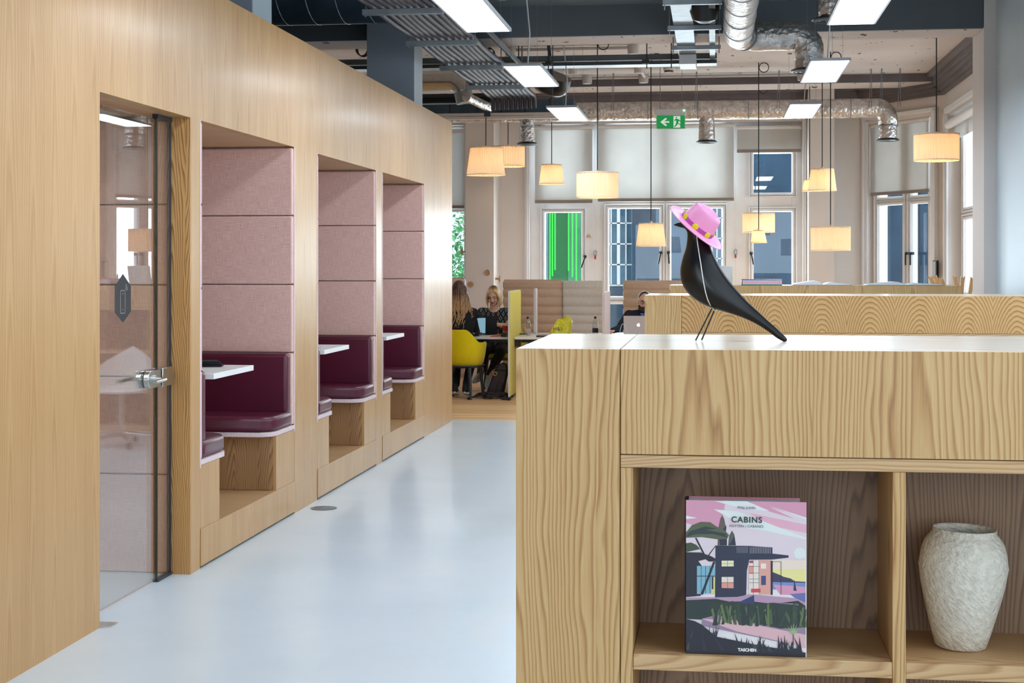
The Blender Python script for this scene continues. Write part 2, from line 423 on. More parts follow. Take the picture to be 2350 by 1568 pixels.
# ceiling: pale paint with chipped dark spots
t = NT('chipped_ceiling_paint'); o_, x_, y_, z_ = t.coords()
ch = t.noise(t.xyz(t.math('MULTIPLY', x_, 5.0), t.math('MULTIPLY', y_, 2.4), 0.0), 1.6, 4, 0.65)
ms = t.math('GREATER_THAN', ch, 0.655)
nb = t.noise(o_, 0.8, 3)
t.base(t.mix(ms, t.ramp(nb, [(0.3, lin((196, 182, 174))), (0.7, lin((210, 198, 190)))]), lin((40, 36, 38)))); t.p(rough=0.8); M['ceil'] = t.m
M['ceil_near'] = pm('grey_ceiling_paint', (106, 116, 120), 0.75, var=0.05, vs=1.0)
def thin_glass(name, tint=(0.96, 0.98, 0.98), refl=1.0):
    m = bpy.data.materials.new(name); m.use_nodes = True; t = m.node_tree; t.nodes.clear()
    out = t.nodes.new('ShaderNodeOutputMaterial'); mx = t.nodes.new('ShaderNodeMixShader')
    tr = t.nodes.new('ShaderNodeBsdfTransparent'); gl = t.nodes.new('ShaderNodeBsdfGlossy'); fr = t.nodes.new('ShaderNodeFresnel')
    tr.inputs[0].default_value = (*tint, 1); gl.inputs['Roughness'].default_value = 0.0; fr.inputs[0].default_value = 1.5
    ge = t.nodes.new('ShaderNodeNewGeometry'); io = t.nodes.new('ShaderNodeMapRange')   # same sheet reflection from both faces
    io.inputs['To Min'].default_value = 1.5; io.inputs['To Max'].default_value = 1 / 1.5
    t.links.new(ge.outputs['Backfacing'], io.inputs['Value']); t.links.new(io.outputs[0], fr.inputs[0])
    mm = t.nodes.new('ShaderNodeMath'); mm.operation = 'MULTIPLY'; mm.inputs[1].default_value = refl; mm.use_clamp = True
    t.links.new(fr.outputs[0], mm.inputs[0]); t.links.new(mm.outputs[0], mx.inputs[0]); t.links.new(tr.outputs[0], mx.inputs[1]); t.links.new(gl.outputs[0], mx.inputs[2]); t.links.new(mx.outputs[0], out.inputs[0])
    return m
M['glass'] = thin_glass('window_glass', (0.90, 0.95, 0.97), 0.9)
M['doorglass'] = thin_glass('door_glass', (0.95, 0.965, 0.955), 1.7)
M['clear'] = thin_glass('clear_plastic', (0.9, 0.93, 0.95), 2.0)
def translucent(name, rgb, mixf=0.5, em=None, ems=0.0, stripes=0):
    m = bpy.data.materials.new(name); m.use_nodes = True; t = m.node_tree; t.nodes.clear()
    out = t.nodes.new('ShaderNodeOutputMaterial'); mx = t.nodes.new('ShaderNodeMixShader')
    d = t.nodes.new('ShaderNodeBsdfDiffuse'); tr = t.nodes.new('ShaderNodeBsdfTranslucent')
    d.inputs[0].default_value = lin(rgb); tr.inputs[0].default_value = lin(rgb); mx.inputs[0].default_value = mixf
    tc = t.nodes.new('ShaderNodeTexCoord'); no = t.nodes.new('ShaderNodeTexNoise'); no.inputs['Scale'].default_value = 3.0
    t.links.new(tc.outputs['Object'], no.inputs['Vector'])
    rp = t.nodes.new('ShaderNodeValToRGB'); c = lin(rgb)
    rp.color_ramp.elements[0].position = 0.3; rp.color_ramp.elements[0].color = tuple(v * 0.93 for v in c[:3]) + (1,)
    rp.color_ramp.elements[1].position = 0.7; rp.color_ramp.elements[1].color = c
    t.links.new(no.outputs[0], rp.inputs[0]); t.links.new(rp.outputs[0], d.inputs[0]); t.links.new(rp.outputs[0], tr.inputs[0])
    t.links.new(d.outputs[0], mx.inputs[1]); t.links.new(tr.outputs[0], mx.inputs[2])
    last = mx.outputs[0]
    if em:
        e = t.nodes.new('ShaderNodeEmission'); e.inputs[0].default_value = lin(em); e.inputs[1].default_value = ems
        ad = t.nodes.new('ShaderNodeAddShader'); t.links.new(last, ad.inputs[0]); t.links.new(e.outputs[0], ad.inputs[1]); last = ad.outputs[0]
    t.links.new(last, out.inputs[0])
    return m
M['blind'] = translucent('roller_blind_cloth', (230, 230, 228), 0.3)
M['shade'] = translucent('cream_ribbon_shade', (246, 226, 198), 0.34)
M['bulb'] = glow('warm_bulb', (255, 210, 150), 6.0)
M['led'] = glow('led_diffuser', (226, 240, 255), 17.5)
# ================================================================== SETTING
ZC = 3.84           # ceiling height
XW = -2.53          # face of the oak clad pod
YE = 14.62          # end of the pod / edge of the resin floor
YB = 20.5           # street wall
XR = 2.41           # right wall
X = lambda px, Y: PY(px, 0, Y).x
Zp = lambda px, py, Y: PY(px, py, Y).z
struct('floor', MB().box(-7, 3.2, -4, YE + 0.08, -0.2, 0), M['resin'])
struct('floor_boards', MB().box(-7, 3.2, YE + 0.08, 21.2, -0.2, 0), M['oakfloor'])
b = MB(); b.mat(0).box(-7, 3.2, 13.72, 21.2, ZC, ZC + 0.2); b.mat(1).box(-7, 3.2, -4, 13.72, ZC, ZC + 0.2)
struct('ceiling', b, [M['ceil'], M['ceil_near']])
# beams
b = MB(); xb_ = X(2256, 13.62); b.mat(0).box(-7, xb_, 13.62, 13.66, 3.565, ZC); b.mat(1).box(-7, xb_, 13.66, 14.15, 3.565, ZC)
struct('trim_1', b, [M['beam'], M['ceil']])
b = MB(); b.mat(0).box(-7, 2.76, 18.95, 19.0, 3.742, ZC); b.mat(1).box(-7, 2.76, 19.0, 19.6, 3.742, ZC)
struct('trim_2', b, [M['cornice'], M['ceil']])
struct('wall_rear', MB().box(-7, 3.2, -4.2, -4, 0, ZC), M['wall'])  # unseen wall added to keep the bright sky out of window reflections
# ---- pod front wall
Y1, Y2 = 6.05, 7.165
NI = [(7.295, 9.01), (9.545, 11.262), (11.475, 13.18)]
ZT = 2.226
b = MB()
for (a, c) in [(-3.8, Y1), (Y2, NI[0][0]), (NI[0][1], NI[1][0]), (NI[1][1], NI[2][0]), (NI[2][1], YE)]:
    b.box(XW - 0.06, XW, a, c, 0, 2.9)
for (a, c) in [(Y1, Y2)] + NI: b.box(XW - 0.06, XW, a, c, ZT, 2.9)
struct('wall_left', b, M['veneer'])
b = MB().box(-4.6, XW - 0.06, YE - 0.06, YE, 0, 2.9)
struct('wall_left_end', b, M['veneer'])
struct('wall_back_left', MB().box(-7.1, -7, -4, 21.2, 0, ZC), M['wall'])
# door lining: jambs, soffit
b = MB(); b.box(XW - 0.105, XW - 0.061, Y2, Y2 + 0.05, 0, ZT); b.box(XW - 0.28, XW - 0.061, Y1 - 0.05, Y1, 0, ZT)
b.box(XW - 0.061, XW - 0.0006, Y2 - 0.012, Y2 + 0.0, 0, ZT); b.box(XW - 0.105, XW - 0.061, Y2 - 0.012, Y2, 0, ZT)
struct('trim_3', b, M['jamb'])
struct('trim_4', MB().box(XW - 0.28, XW - 0.061, Y1, Y2, ZT, ZT + 0.05), M['veneer_h'])
# meeting room behind the glass
b = MB(); zs = [0.0, 0.482, 0.96, 1.41, 1.804, 2.215]
for a, c in zip(zs[:-1], zs[1:]): b.box(-4.9, XW - 0.108, Y2 + 0.002, Y2 + 0.06, a + 0.003, c - 0.003)
struct('wall_room_far', b, M['pink'], bevel=0.006)
struct('wall_room_back', MB().box(-5.0, -4.9, 3.6, Y2 + 0.06, 0, 2.4), M['wall'])
struct('wall_room_near', MB().box(-4.9, XW - 0.28, 3.5, 3.6, 0, 2.4), M['wall'])
struct('ceiling_room', MB().box(-5, XW - 0.28, 3.5, Y2 + 0.06, 2.24, 2.3), M['wall'])
area('meeting_room_light', (-3.7, 5.6, 2.2), (0, 0, 0), 1.2, 1.2, 14, (1, 0.93, 0.86))
# ---- glass door
GX = -2.635
d = struct('door_1', MB().box(GX - 0.006, GX + 0.006, Y1 + 0.005, 6.955, 0.012, 2.2), M['doorglass'])
struct('door_seal', MB().box(GX - 0.007, GX + 0.008, 6.955, 6.972, 0.012, 2.205), M['black'], d)
lk = MB()
for sx, x0 in ((1, GX + 0.006), (-1, GX - 0.006)):
    pts = []
    for k in range(11):
        an = math.pi / 2 + math.pi * k / 10; pts.append((6.83 + 0.042 * math.cos(an), 0.972 + 0.042 * math.sin(an)))
    pts += [(6.953, 0.93), (6.953, 1.014)]
    lk.prism(pts, (x0, 0, 0), (0, 1, 0), (0, 0, 1), (sx, 0, 0), 0, 0.026)
struct('door_lock', lk, M['steel'], d, bevel=0.003)
hd = MB()
for sx, x0 in ((1, GX + 0.03), (-1, GX - 0.03)):
    hd.tube([(x0 - 0.002 * sx, 6.862, 0.972), (x0 + 0.014 * sx, 6.862, 0.972)], 0.018, 20)
    hd.tube([(x0, 6.862, 0.972), (x0 + 0.048 * sx, 6.862, 0.972), (x0 + 0.058 * sx, 6.856, 0.972), (x0 + 0.06 * sx, 6.84, 0.972), (x0 + 0.06 * sx, 6.725, 0.968)], 0.0095, 14)
struct('door_handle', hd, M['steel'], d, smooth=True)
b = MB().box(GX - 0.01, GX + 0.012, Y1, 6.13, 0.0, 0.055).box(GX - 0.01, GX + 0.012, Y1, 6.13, 2.17, ZT)
struct('door_hinge', b, M['steel'], d, bevel=0.003)
sp = struct('door_side_panel', MB().box(GX - 0.006, GX + 0.006, 6.975, 7.14, 0.012, 2.21), M['doorglass'], d)
b = MB().box(GX - 0.014, GX + 0.014, 6.96, Y2, 0.0, 0.014).box(GX - 0.014, GX + 0.014, 6.96, Y2, 2.205, ZT).box(GX - 0.009, GX + 0.009, 7.138, Y2 - 0.013, 0.0, ZT)
struct('door_channel', b, M['charcoal'], d)
pts = []
for k in range(13):
    an = -math.pi / 2 + math.pi * k / 12 * 1.0
    pts.append((7.02 + 0.08 + 0.04 * math.cos(an), 0.972 + 0.045 * math.sin(an)))
pts += [(6.976, 1.017), (6.976, 0.927)]
struct('door_strike', MB().prism(pts, (GX + 0.006, 0, 0), (0, 1, 0), (0, 0, 1), (1, 0, 0), 0, 0.026), M['steel'], d, bevel=0.003)
b = MB().prism([(XW - 0.10, 6.0), (XW + 0.045, 6.06), (XW + 0.045, 6.14), (XW - 0.10, 6.14)], (0, 0, 0.0005), (1, 0, 0), (0, 1, 0), (0, 0, 1), 0, 0.004)
tag(b.build('floor_pivot_plate', M['steel'], bevel=0.001), 'small steel floor plate at the foot of the glass door', 'floor plate')
# hexagonal sticker with a silent-phone sign
yc, hw = 6.545, 0.093
b = MB(); b.mat(0).prism([(yc, 1.2485), (yc + hw, 1.297), (yc + hw, 1.412), (yc, 1.467), (yc - hw, 1.412), (yc - hw, 1.297)], (GX + 0.0065, 0, 0), (0, 1, 0), (0, 0, 1), (1, 0, 0), 0, 0.0008)
st = tag(b.build('door_sticker', pm('matt_black_vinyl', (40, 40, 42), 0.6)), 'tall black hexagonal sticker with a mobile phone sign on the glass door', 'sticker')
def loop_line(pts, wd):
    m = MB(); n = len(pts)
    for i in range(n - 1):
        a, c = Vector((pts[i][0], pts[i][1])), Vector((pts[i + 1][0], pts[i + 1][1])); dd = (c - a).normalized(); nn = Vector((-dd.y, dd.x)) * wd
        m.prism([tuple(a + nn - dd * wd * .6), tuple(c + nn + dd * wd * .6), tuple(c - nn + dd * wd * .6), tuple(a - nn - dd * wd * .6)], (GX + 0.0073, 0, 0), (0, 1, 0), (0, 0, 1), (1, 0, 0), 0, 0.0004)
    return m
pl = []
for (cy, cz, a0) in ((yc + 0.016, 1.385, 0), (yc - 0.022, 1.385, 90), (yc - 0.022, 1.299, 180), (yc + 0.016, 1.299, 270)):
    for k in range(5): an = math.radians(a0 + 22.5 * k); pl.append((cy + 0.008 * math.cos(an), cz + 0.008 * math.sin(an)))
pl.append(pl[0])
m = loop_line(pl, 0.0015)
for rr_ in (0.008, 0.016, 0.025):
    q = loop_line([(yc + 0.03 + rr_ * math.cos(math.radians(k)) - 0.004, 1.395 + rr_ * math.sin(math.radians(k))) for k in range(-5, 100, 15)], 0.0015); m.add(q.v, q.f)
q = loop_line([(yc - 0.008, 1.378), (yc + 0.003, 1.378)], 0.0015); m.add(q.v, q.f)
q = loop_line([(yc - 0.003, 1.305), (yc - 0.003, 1.309)], 0.002); m.add(q.v, q.f)
m.build('phone_sign', pm('pale_print', (176, 164, 152), 0.6), st)

# ---- booth niches: linings, plinths
for i, (a, c) in enumerate(NI):
    b = MB()
    b.mat(0)
    zz = [0.54, 0.979, 1.392, 1.809, ZT - 0.006]
    b2 = MB()
    for z0, z1 in zip(zz[:-1], zz[1:]):
        b.box(-3.98, XW - 0.003, c - 0.045, c - 0.002, z0 + 0.003, z1 - 0.003)
        b2.box(-3.98, XW - 0.003, a + 0.002, a + 0.045, z0 + 0.003, z1 - 0.003)
    struct('wall_booth_far', b, M['pink'], bevel=0.008); struct('wall_booth_near', b2, M['pink'], bevel=0.008)
    b = MB()
    for yy in (a, c): b.box(XW - 0.0025, XW + 0.0015, yy - 0.006 if yy == a else yy - 0.010, yy + 0.010 if yy == a else yy + 0.006, 0.5, ZT)
    b.box(XW - 1.4, XW - 0.062, a - 0.05, a, 0, ZT + 0.06).box(XW - 1.4, XW - 0.062, c, c + 0.05, 0, ZT + 0.06)
    b.box(-4.05, -3.99, a - 0.05, c + 0.05, 0, ZT + 0.06)
    struct('trim_5', b, M['pink_trim'])
    struct('ceiling_booth', MB().box(-3.99, XW - 0.06, a, c, ZT, ZT + 0.04), M['veneer_h'])
    b = MB().box(XW - 0.03, XW + 0.004, a + 0.003, c - 0.003, 0.012, 0.197)
    b.box(-3.98, XW - 0.03, a, c, 0.15, 0.195)
    struct('baseboard_left', b, [M['veneer'], M['veneer_h']], auto_top=True)
    struct('trim_6', MB().box(XW - 0.05, XW - 0.012, a, c, 0.0, 0.012), M['gap'])  # dark strip that paints the shade in the gap under the plinth

# columns
def column(x0, x1, y0, y1, n):
    b = MB(); b.mat(0).box(x0, x1, y0, y0 + 0.02, 0, ZC); b.mat(1).box(x0, x1, y0 + 0.02, y1, 0, ZC)
    struct('wall_column_%d' % n, b, [M['colgrey'], M['wall_cool']])
column(X(842, 13.45), X(950, 13.45), 13.45, 13.85, 1)
column(X(520, 9.07), X(578, 9.07), 9.07, 9.49, 2)
# right pier, right wall
b = MB(); b.mat(0).box(X(2258, 13.62), 3.1, 13.62, 14.2, 0, ZC)
struct('wall_right_pier', b, M['wall'])
b = MB(); b.box(XR, XR + 0.7, 13.0, 13.62, 0, ZC); b.box(XR, XR + .7, -4, 13.0, 2.95, ZC); b.box(XR, XR + .7, -4, 13.0, 0, 0.9)
b.box(XR, XR + .7, 10.3, 13.0, 0.9, 2.95); b.box(XR, XR + .7, 3.7, 4.8, 0.9, 2.95); b.box(XR, XR + .7, -4, -1.2, 0.9, 2.95)  # unseen openings between these piers, added to let sky light in
struct('wall_right', b, M['wall_cool'])

# ---- street wall, generic along-wall boxes
class Wall:
    def __init__(s, p0, p1, flip=False):
        s.o = Vector((p0[0], p0[1], 0)); dv = Vector((p1[0] - p0[0], p1[1] - p0[1], 0)); s.L = dv.length; s.u = dv.normalized()
        s.n = Vector((-s.u.y, s.u.x, 0));  # outward (away from the room)
    def box(s, mb, a, c, d0, d1, z0, z1): mb.obox(s.o, s.u, s.n, (0, 0, 1), a, c, d0, d1, z0, z1)
    def s_px(s, px, dep=0.0):
        d = ray(px, 0); o_keep = s.o; s = type('w', (), dict(o=s.o + s.n * dep, u=s.u)) # wall line in plan, shifted by dep
        det = d.x * (-s.u.y) + d.y * s.u.x
        t = (s.o.x * (-s.u.y) + s.o.y * s.u.x) / det
        p = Vector((d.x * t, d.y * t, 0)); return (p - s.o).dot(s.u), t
    def zt(s, py, px):
        t = s.s_px(px)[1]; return CAMZ - (py - HY) / FPX * t
P0 = (-4.6, YB); P1 = (1.93, YB); P2 = (2.78, 19.15); P3 = (2.78, 14.2)
WB, WA, WR = Wall(P0, P1), Wall(P1, P2), Wall(P2, P3)
def sx(px): return WB.s_px(px)[0]
def sg_(px): return WB.s_px(px, 0.2)[0]
ZTOP = 3.43
b = MB()
openB = (sx(1214), sx(1843))
openZ = (0.25, sx(1074))
th = 0.55
WB.box(b, 0, openZ[0], 0, th, 0, ZC)
WB.box(b, openZ[1], openB[0], 0, th, 0, ZC)
WB.box(b, openB[1], WB.L, 0, th, 0, ZC)
for (a, c) in (openZ, openB):
    WB.box(b, a, c, 0, th, ZTOP, ZC); WB.box(b, a, c, 0, th, 0, 0.45)
struct('wall_back', b, M['wall'])
b = MB(); a0, a1 = 0.13, 1.38
tA = 0.17; WA.box(b, 0, a0, 0, tA, 0, ZC); WA.box(b, a1, WA.L + 0.1, 0, tA, 0, ZC); WA.box(b, a0, a1, 0, tA, 3.36, ZC); WA.box(b, a0, a1, 0, tA, 0, 0.45)
struct('wall_back_angled', b, M['wall'])
b = MB(); r0, r1 = 0.35, 2.6
WR.box(b, 0.05, r0, 0, 0.2, 0, ZC); WR.box(b, r1, WR.L, 0, th, 0, ZC); WR.box(b, r0, r1, 0, th, 3.3, ZC); WR.box(b, r0, r1, 0, th, 0, 0.45)
struct('wall_bay_right', b, M['wall'])
# cornice
b = MB()
for W_ in (WB, WA, WR):
    ext = 0.0
    for (dd, z0, z1) in ((0.05, 3.60, 3.64), (0.09, 3.64, 3.69), (0.14, 3.69, 3.73), (0.17, 3.73, 3.79), (0.24, 3.79, ZC)):
        W_.box(b, -0.1 if W_ is not WB else 0, W_.L + 0.02, -dd, 0, z0, z1)
struct('trim_7', b, M['cornice'])
# pilasters
b = MB(); Yp = 19.95
b.box(X(1068, Yp), X(1133, Yp), Yp, YB, 0, 3.44)
struct('wall_pilaster_left', b, M['wall'])
b = MB(); b.box(X(1856, 20.1), X(1915, 20.1), 20.1, YB, 0, 3.82)
struct('wall_pilaster_right', b, M['wall'])
# skirting and stepped mouldings beside the windows
b = MB()
WB.box(b, sx(1145), sx(1204), -0.03, 0, 0, 0.18)
b.box(X(1068, Yp), X(1133, Yp), Yp - 0.02, Yp, 0, 0.16)
struct('baseboard_back', b, M['frame'])
b = MB()
for (l, r, dd) in ((1204, 1208, .03), (1208, 1212, .05), (1212, 1216, .03)): WB.box(b, sx(l), sx(r), -dd, 0, 0, ZTOP + .05)
for (l, r, dd) in ((1841, 1846, .03), (1846, 1850, .05), (1850, 1854, .03)): WB.box(b, sx(l), sx(r), -dd, 0, 0, ZTOP + .05)
for (l, r, dd) in ((1066, 1070, .03),): WB.box(b, sx(l), sx(r), -dd, 0, 0, ZTOP)
WA.box(b, a0 - 0.09, a0 - 0.05, -0.05, 0, 0, 3.45); WA.box(b, a0 - 0.05, a0, -0.03, 0, 0, 3.4)
WA.box(b, a1, a1 + 0.05, -0.03, 0, 0, 3.4); WA.box(b, a1 + 0.05, a1 + 0.1, -0.055, 0, 0, 3.45)
WA.box(b, a0 - 0.09, a1 + 0.1, -0.055, 0, 3.41, 3.46)
WR.box(b, r0 - 0.1, r0 - 0.05, -0.055, 0, 0, 3.4); WR.box(b, r0 - 0.05, r0, -0.03, 0, 0, 3.35)
WR.box(b, r0 - 0.1, r1, -0.055, 0, 3.33, 3.4)
struct('trim_8', b, M['frame'], bevel=0.006)

# ---- windows
def window(nm, W_, s0, s1, z0, z1, depth, cols, rows_for, handles=()):
    """cols: list of (sa, sb) glass spans; rows_for: list per column of (za, zb)"""
    fr = MB(); D = depth
    # solid frame field built around every pane
    xs = [s0] + [v for c_ in cols for v in c_] + [s1]
    for i in range(0, len(xs), 2):
        W_.box(fr, xs[i], xs[i + 1], D, D + 0.09, z0, z1)
    for (sa, sb), rows in zip(cols, rows_for):
        zs_ = [z0] + [v for r_ in rows for v in r_] + [z1]
        for i in range(0, len(zs_), 2):
            if zs_[i + 1] - zs_[i] > 0.005: W_.box(fr, sa, sb, D, D + 0.09, zs_[i], zs_[i + 1])
        for (za, zb) in rows:      # raised casement mouldings
            for (g, dd, wd) in ((0.006, 0.022, 0.028), (0.045, 0.035, 0.022)):
                W_.box(fr, sa - g - wd, sa - g, D - dd, D, za - g - wd, zb + g + wd); W_.box(fr, sb + g, sb + g + wd, D - dd, D, za - g - wd, zb + g + wd)
                W_.box(fr, sa - g, sb + g, D - dd, D, zb + g, zb + g + wd); W_.box(fr, sa - g, sb + g, D - dd, D, za - g - wd, za - g)
    wobj = struct(nm, fr, M['frame'], bevel=0.004)
    for (sa, sb), rows in zip(cols, rows_for):
        for (za, zb) in rows:
            g = MB(); W_.box(g, sa - 0.004, sb + 0.004, D + 0.04, D + 0.046, za - 0.004, zb + 0.004)
            g.build('pane', M['glass'], wobj)
    for (hs, hz, lean) in handles:
        h = MB(); W_.box(h, hs - 0.02, hs + 0.02, D - 0.075, D - 0.035, hz, hz + 0.035)
        pA = W_.o + W_.u * hs + W_.n * (D - 0.08) + Vector((0, 0, hz + 0.02)); pB = pA + W_.u * lean + Vector((0, 0, -0.15))
        h.tube([pA, pB], 0.011, 8)
        h.build('window_handle', M['black'], wobj, smooth=True)
    return wobj
DW = 0.16
def zb_(py): return WB.zt(py, 1500) if False else CAMZ - (py - HY) / FPX * 20.5
z = lambda py, px=1450: CAMZ - (py - HY) / FPX * WB.s_px(px)[1]
window('window_1', WB, openB[0], sx(1362), 0.45, ZTOP, DW, [(sg_(1252), sg_(1335))], [[(0.75, 1.02), (1.12, z(487, 1290)), (z(452, 1290), 3.38)]], [(sg_(1344), z(592), -0.05)])
window('window_2', WB, sx(1362), sx(1688), 0.45, ZTOP, DW, [(sg_(1398), sg_(1514)), (sg_(1540), sg_(1658))],
       [[(0.6, z(699, 1450)), (z(681, 1450), z(478, 1450)), (z(452, 1450), 3.38)]] * 2, [(sg_(1517), z(583), -0.03), (sg_(1535), z(583), 0.01)])
window('window_3', WB, sx(1688), openB[1], 0.45, ZTOP, DW, [(sg_(1729), sg_(1817))], [[(0.6, 1.12), (1.2, z(485, 1770)), (z(441, 1770), z(350, 1770)), ]], [(sg_(1724), z(585), 0.03)])
window('window_4', WB, openZ[0], openZ[1], 0.45, ZTOP, DW, [(sg_(1000), sg_(1066))], [[(0.6, 1.12), (1.2, z(486, 1050)), (z(470, 1050), 3.38)]])
g1 = [WA.s_px(p, 0.11)[0] for p in (2023, 2079, 2099, 2138)]
a1 = g1[2] + 0.42
zA = lambda py, px: WA.zt(py, px)
window('window_5', WA, a0, a1, 0.45, 3.36, 0.07, [(g1[0], g1[1]), (g1[2], max(g1[3], g1[2] + .3))], [[(0.6, 1.1), (1.2, zA(470, 2050)), (2.4, 3.3)]] * 2, [(WA.s_px(2084, 0.03)[0], zA(585, 2083), 0.0), (WA.s_px(2095, 0.03)[0], zA(585, 2095), 0.0)])
window('window_6', WR, r0, r1, 0.45, 3.3, DW, [(r0 + 0.2, r0 + 0.95), (r0 + 1.15, r1 - 0.2)], [[(0.6, 1.1), (1.2, 2.05), (2.2, 3.1)]] * 2)
# fire-stop style key holders beside the casements
for n_, (px_, py_) in enumerate(((1366, 585), (1688, 582))):
    p = PY(px_, py_, YB + DW - 0.03); h = MB(); h.tube([p + Vector((0.02 * math.cos(k * .6), 0, 0.035 * math.sin(k * .6) + .02)) for k in range(11)], 0.005, 6)
    t_ = tag(h.build('window_key', M['wire'], smooth=True), ('small wire key ring hanging on the broad mullion right of the green lit window' if n_ == 0 else 'small wire key ring on the mullion just behind and right of the black bird'), 'key', 'window keys')
    q = MB().box(p.x - 0.012, p.x + 0.012, p.y - 0.008, p.y + 0.0, p.z - 0.06, p.z - 0.015); q.build('key_tag', pm('red_tag_%d' % n_, (190, 60, 60), 0.5), t_)

# ---- roller blinds
def blind(W_, s0, s1, ztop, zbot, dd, label, tube=True):
    r = thing('roller_blind', label, 'window blind', (0, 0, 0), group='roller blinds over the far windows')
    m = MB(); W_.box(m, s0 + 0.01, s1 - 0.01, dd, dd + 0.002, zbot, ztop - 0.02); m.build('blind_cloth', M['blind'], r)
    m = MB(); a = W_.o + W_.u * s0 + W_.n * (dd + 0.03) + Vector((0, 0, ztop)); c = W_.o + W_.u * s1 + W_.n * (dd + 0.03) + Vector((0, 0, ztop))
    m.tube([a, c], 0.035, 16); m.build('blind_roller', M['frame'], r, smooth=True)
    m = MB(); W_.box(m, s0 + 0.008, s1 - 0.008, dd - 0.008, dd + 0.01, zbot - 0.035, zbot + 0.005); m.build('bottom_bar', M['tan_bar'], r, bevel=0.004)
    return r
M['tan_bar'] = pm('greige_hem_bar', (150, 140, 134), 0.6, var=0.02)
blind(WB, sx(1225), sx(1360), z(291), z(459) , 0.06, 'drawn roller blind above the green lit window')
blind(WB, sx(1370), sx(1686), z(290), z(456), 0.05, 'widest drawn roller blind, above the double casement behind the black bird')
blind(WB, sx(1690), sx(1840), z(292, 1765), z(343, 1765), 0.07, 'short roller blind, rolled mostly up over the single upper pane')
blind(WB, sx(1000), openZ[1], z(300, 1050), z(472, 1050), 0.06, 'roller blind beside the end of the oak pod, above the tree view')
bl = blind(WA, a0 + 0.02, a1 - 0.03, 3.33, zA(440, 2050), 0.012, 'roller blind over the angled bay window')
r_ = thing('roller_blind', 'rolled up white blind on the side bay window at far right', 'window blind', (0, 0, 0))
m = MB(); m.tube([WR.o + WR.u * r0 + WR.n * .0 + Vector((0, 0, 3.2)), WR.o + WR.u * r1 + Vector((0, 0, 3.2))], 0.055, 16); m.build('blind_roller', M['frame'], r_, smooth=True)
m = MB(); WR.box(m, r0 + .02, r1 - .02, 0.05, 0.052, 3.0, 3.2); m.build('blind_cloth', M['blind'], r_)

# ---- outside the windows
fac = pm('blue_grey_cladding', (58, 80, 100), 0.75, var=0.14, vs=1.2, spec=0.1)
facl = pm('pale_render_wall', (150, 176, 186), 0.7, var=0.05, vs=1.0)
YO = 30.0
XO = lambda px: PY(px, 600, YO).x
b = MB(); b.mat(0)
b.box(XO(1454), XO(1530), YO - 0.6, YO + .3, -3, 9); b.box(XO(1530), XO(1632), YO - 0.6, YO + .3, -3, 9)
b.box(XO(1700), XO(1838), YO - 0.5, YO + .3, -3, 6.5)
b.mat(1).box(XO(1150), XO(1900), YO + 0.3, YO + 0.8, -3, 9)
b.mat(0).box(XO(1384), XO(1454), YO - 0.1, YO + .3, -3, Zp(1400, 660, YO)); b.box(XO(1632), XO(1700), YO - .1, YO + .3, -3, Zp(1400, 640, YO))
fb = tag(b.build('office_building', [fac, facl]), 'blue grey clad building across the street, seen through the windows', 'building')
M['far_glass'] = pm('far_glass', (84, 120, 142), 0.7, var=0.15, vs=2, spec=0.1)
def sash(x0, x1, z0, z1, nx, nz, y):
    m = MB(); bw = 0.013
    for i in range(nx + 1):
        xx = x0 + (x1 - x0) * i / nx; ww = bw * (2.4 if i % 2 == 0 else 1); m.box(xx - ww, xx + ww, y - 0.06, y, z0, z1)
    for j in range(nz + 1):
        zz = z0 + (z1 - z0) * j / nz; m.box(x0, x1, y - 0.06, y, zz - bw, zz + bw)
    f_ = m.build('window', M['frame'], fb)
    MB().box(x0, x1, y, y + 0.02, z0, z1).build('pane', M['far_glass'], f_)
sash(XO(1386), XO(1454), Zp(1400, 655, YO), 5.2, 4, 10, YO - 0.02)
sash(XO(1632), XO(1672), Zp(1640, 640, YO), 5.2, 3, 10, YO - 0.02)
# green lit shaft with light tubes
gr = glow('green_glow_wall', (14, 130, 70), 0.22, (14, 84, 50)); tubeg = glow('green_neon', (60, 255, 80), 0.9, (10, 90, 30))
r = thing('light_installation', 'green lit glass shaft with glowing vertical light tubes, outside the window', 'light installation', (XO(1290), YO - 1.2, -3))
b = MB(); YG = YO - 1.0
XG = lambda px: PY(px, 600, YG).x
b.box(XG(1258), XG(1302), YG, YG + 0.3, -3, Zp(1290, 460, YG)); b.build('shaft_wall', gr, r)
b = MB(); b.box(XG(1303), XG(1350), YG, YG + 0.2, -3, Zp(1290, 460, YG)); b.build('shaft_glass', pm('green_grey_glass', (60, 128, 96), 0.6, var=.1, vs=2), r)
YG -= 0.15
for px_, yb_ in ((1262.5, 643), (1268, 634), (1274, 620), (1305, 622), (1314, 636), (1323, 646)):
    p = PY(px_, yb_, YG); MB().box(p.x - 0.011, p.x + 0.011, YG - 0.04, YG, p.z, PY(px_, 470, YG).z).build('light_tube', tubeg, r)
# angled-window surroundings
b = MB(); PB = lambda px, y, t: PT(px, y, t)
for (l, rr2) in ((2044, 2078), (2112, 2130)):
    pa, pb = PT(l, 600, 34), PT(rr2, 600, 34); b.box(pa.x, pb.x, pa.y, pa.y + .6, -3, 9)
tag(b.build('stone_tower', fac), 'dark stone building edge seen through the angled bay window', 'building')
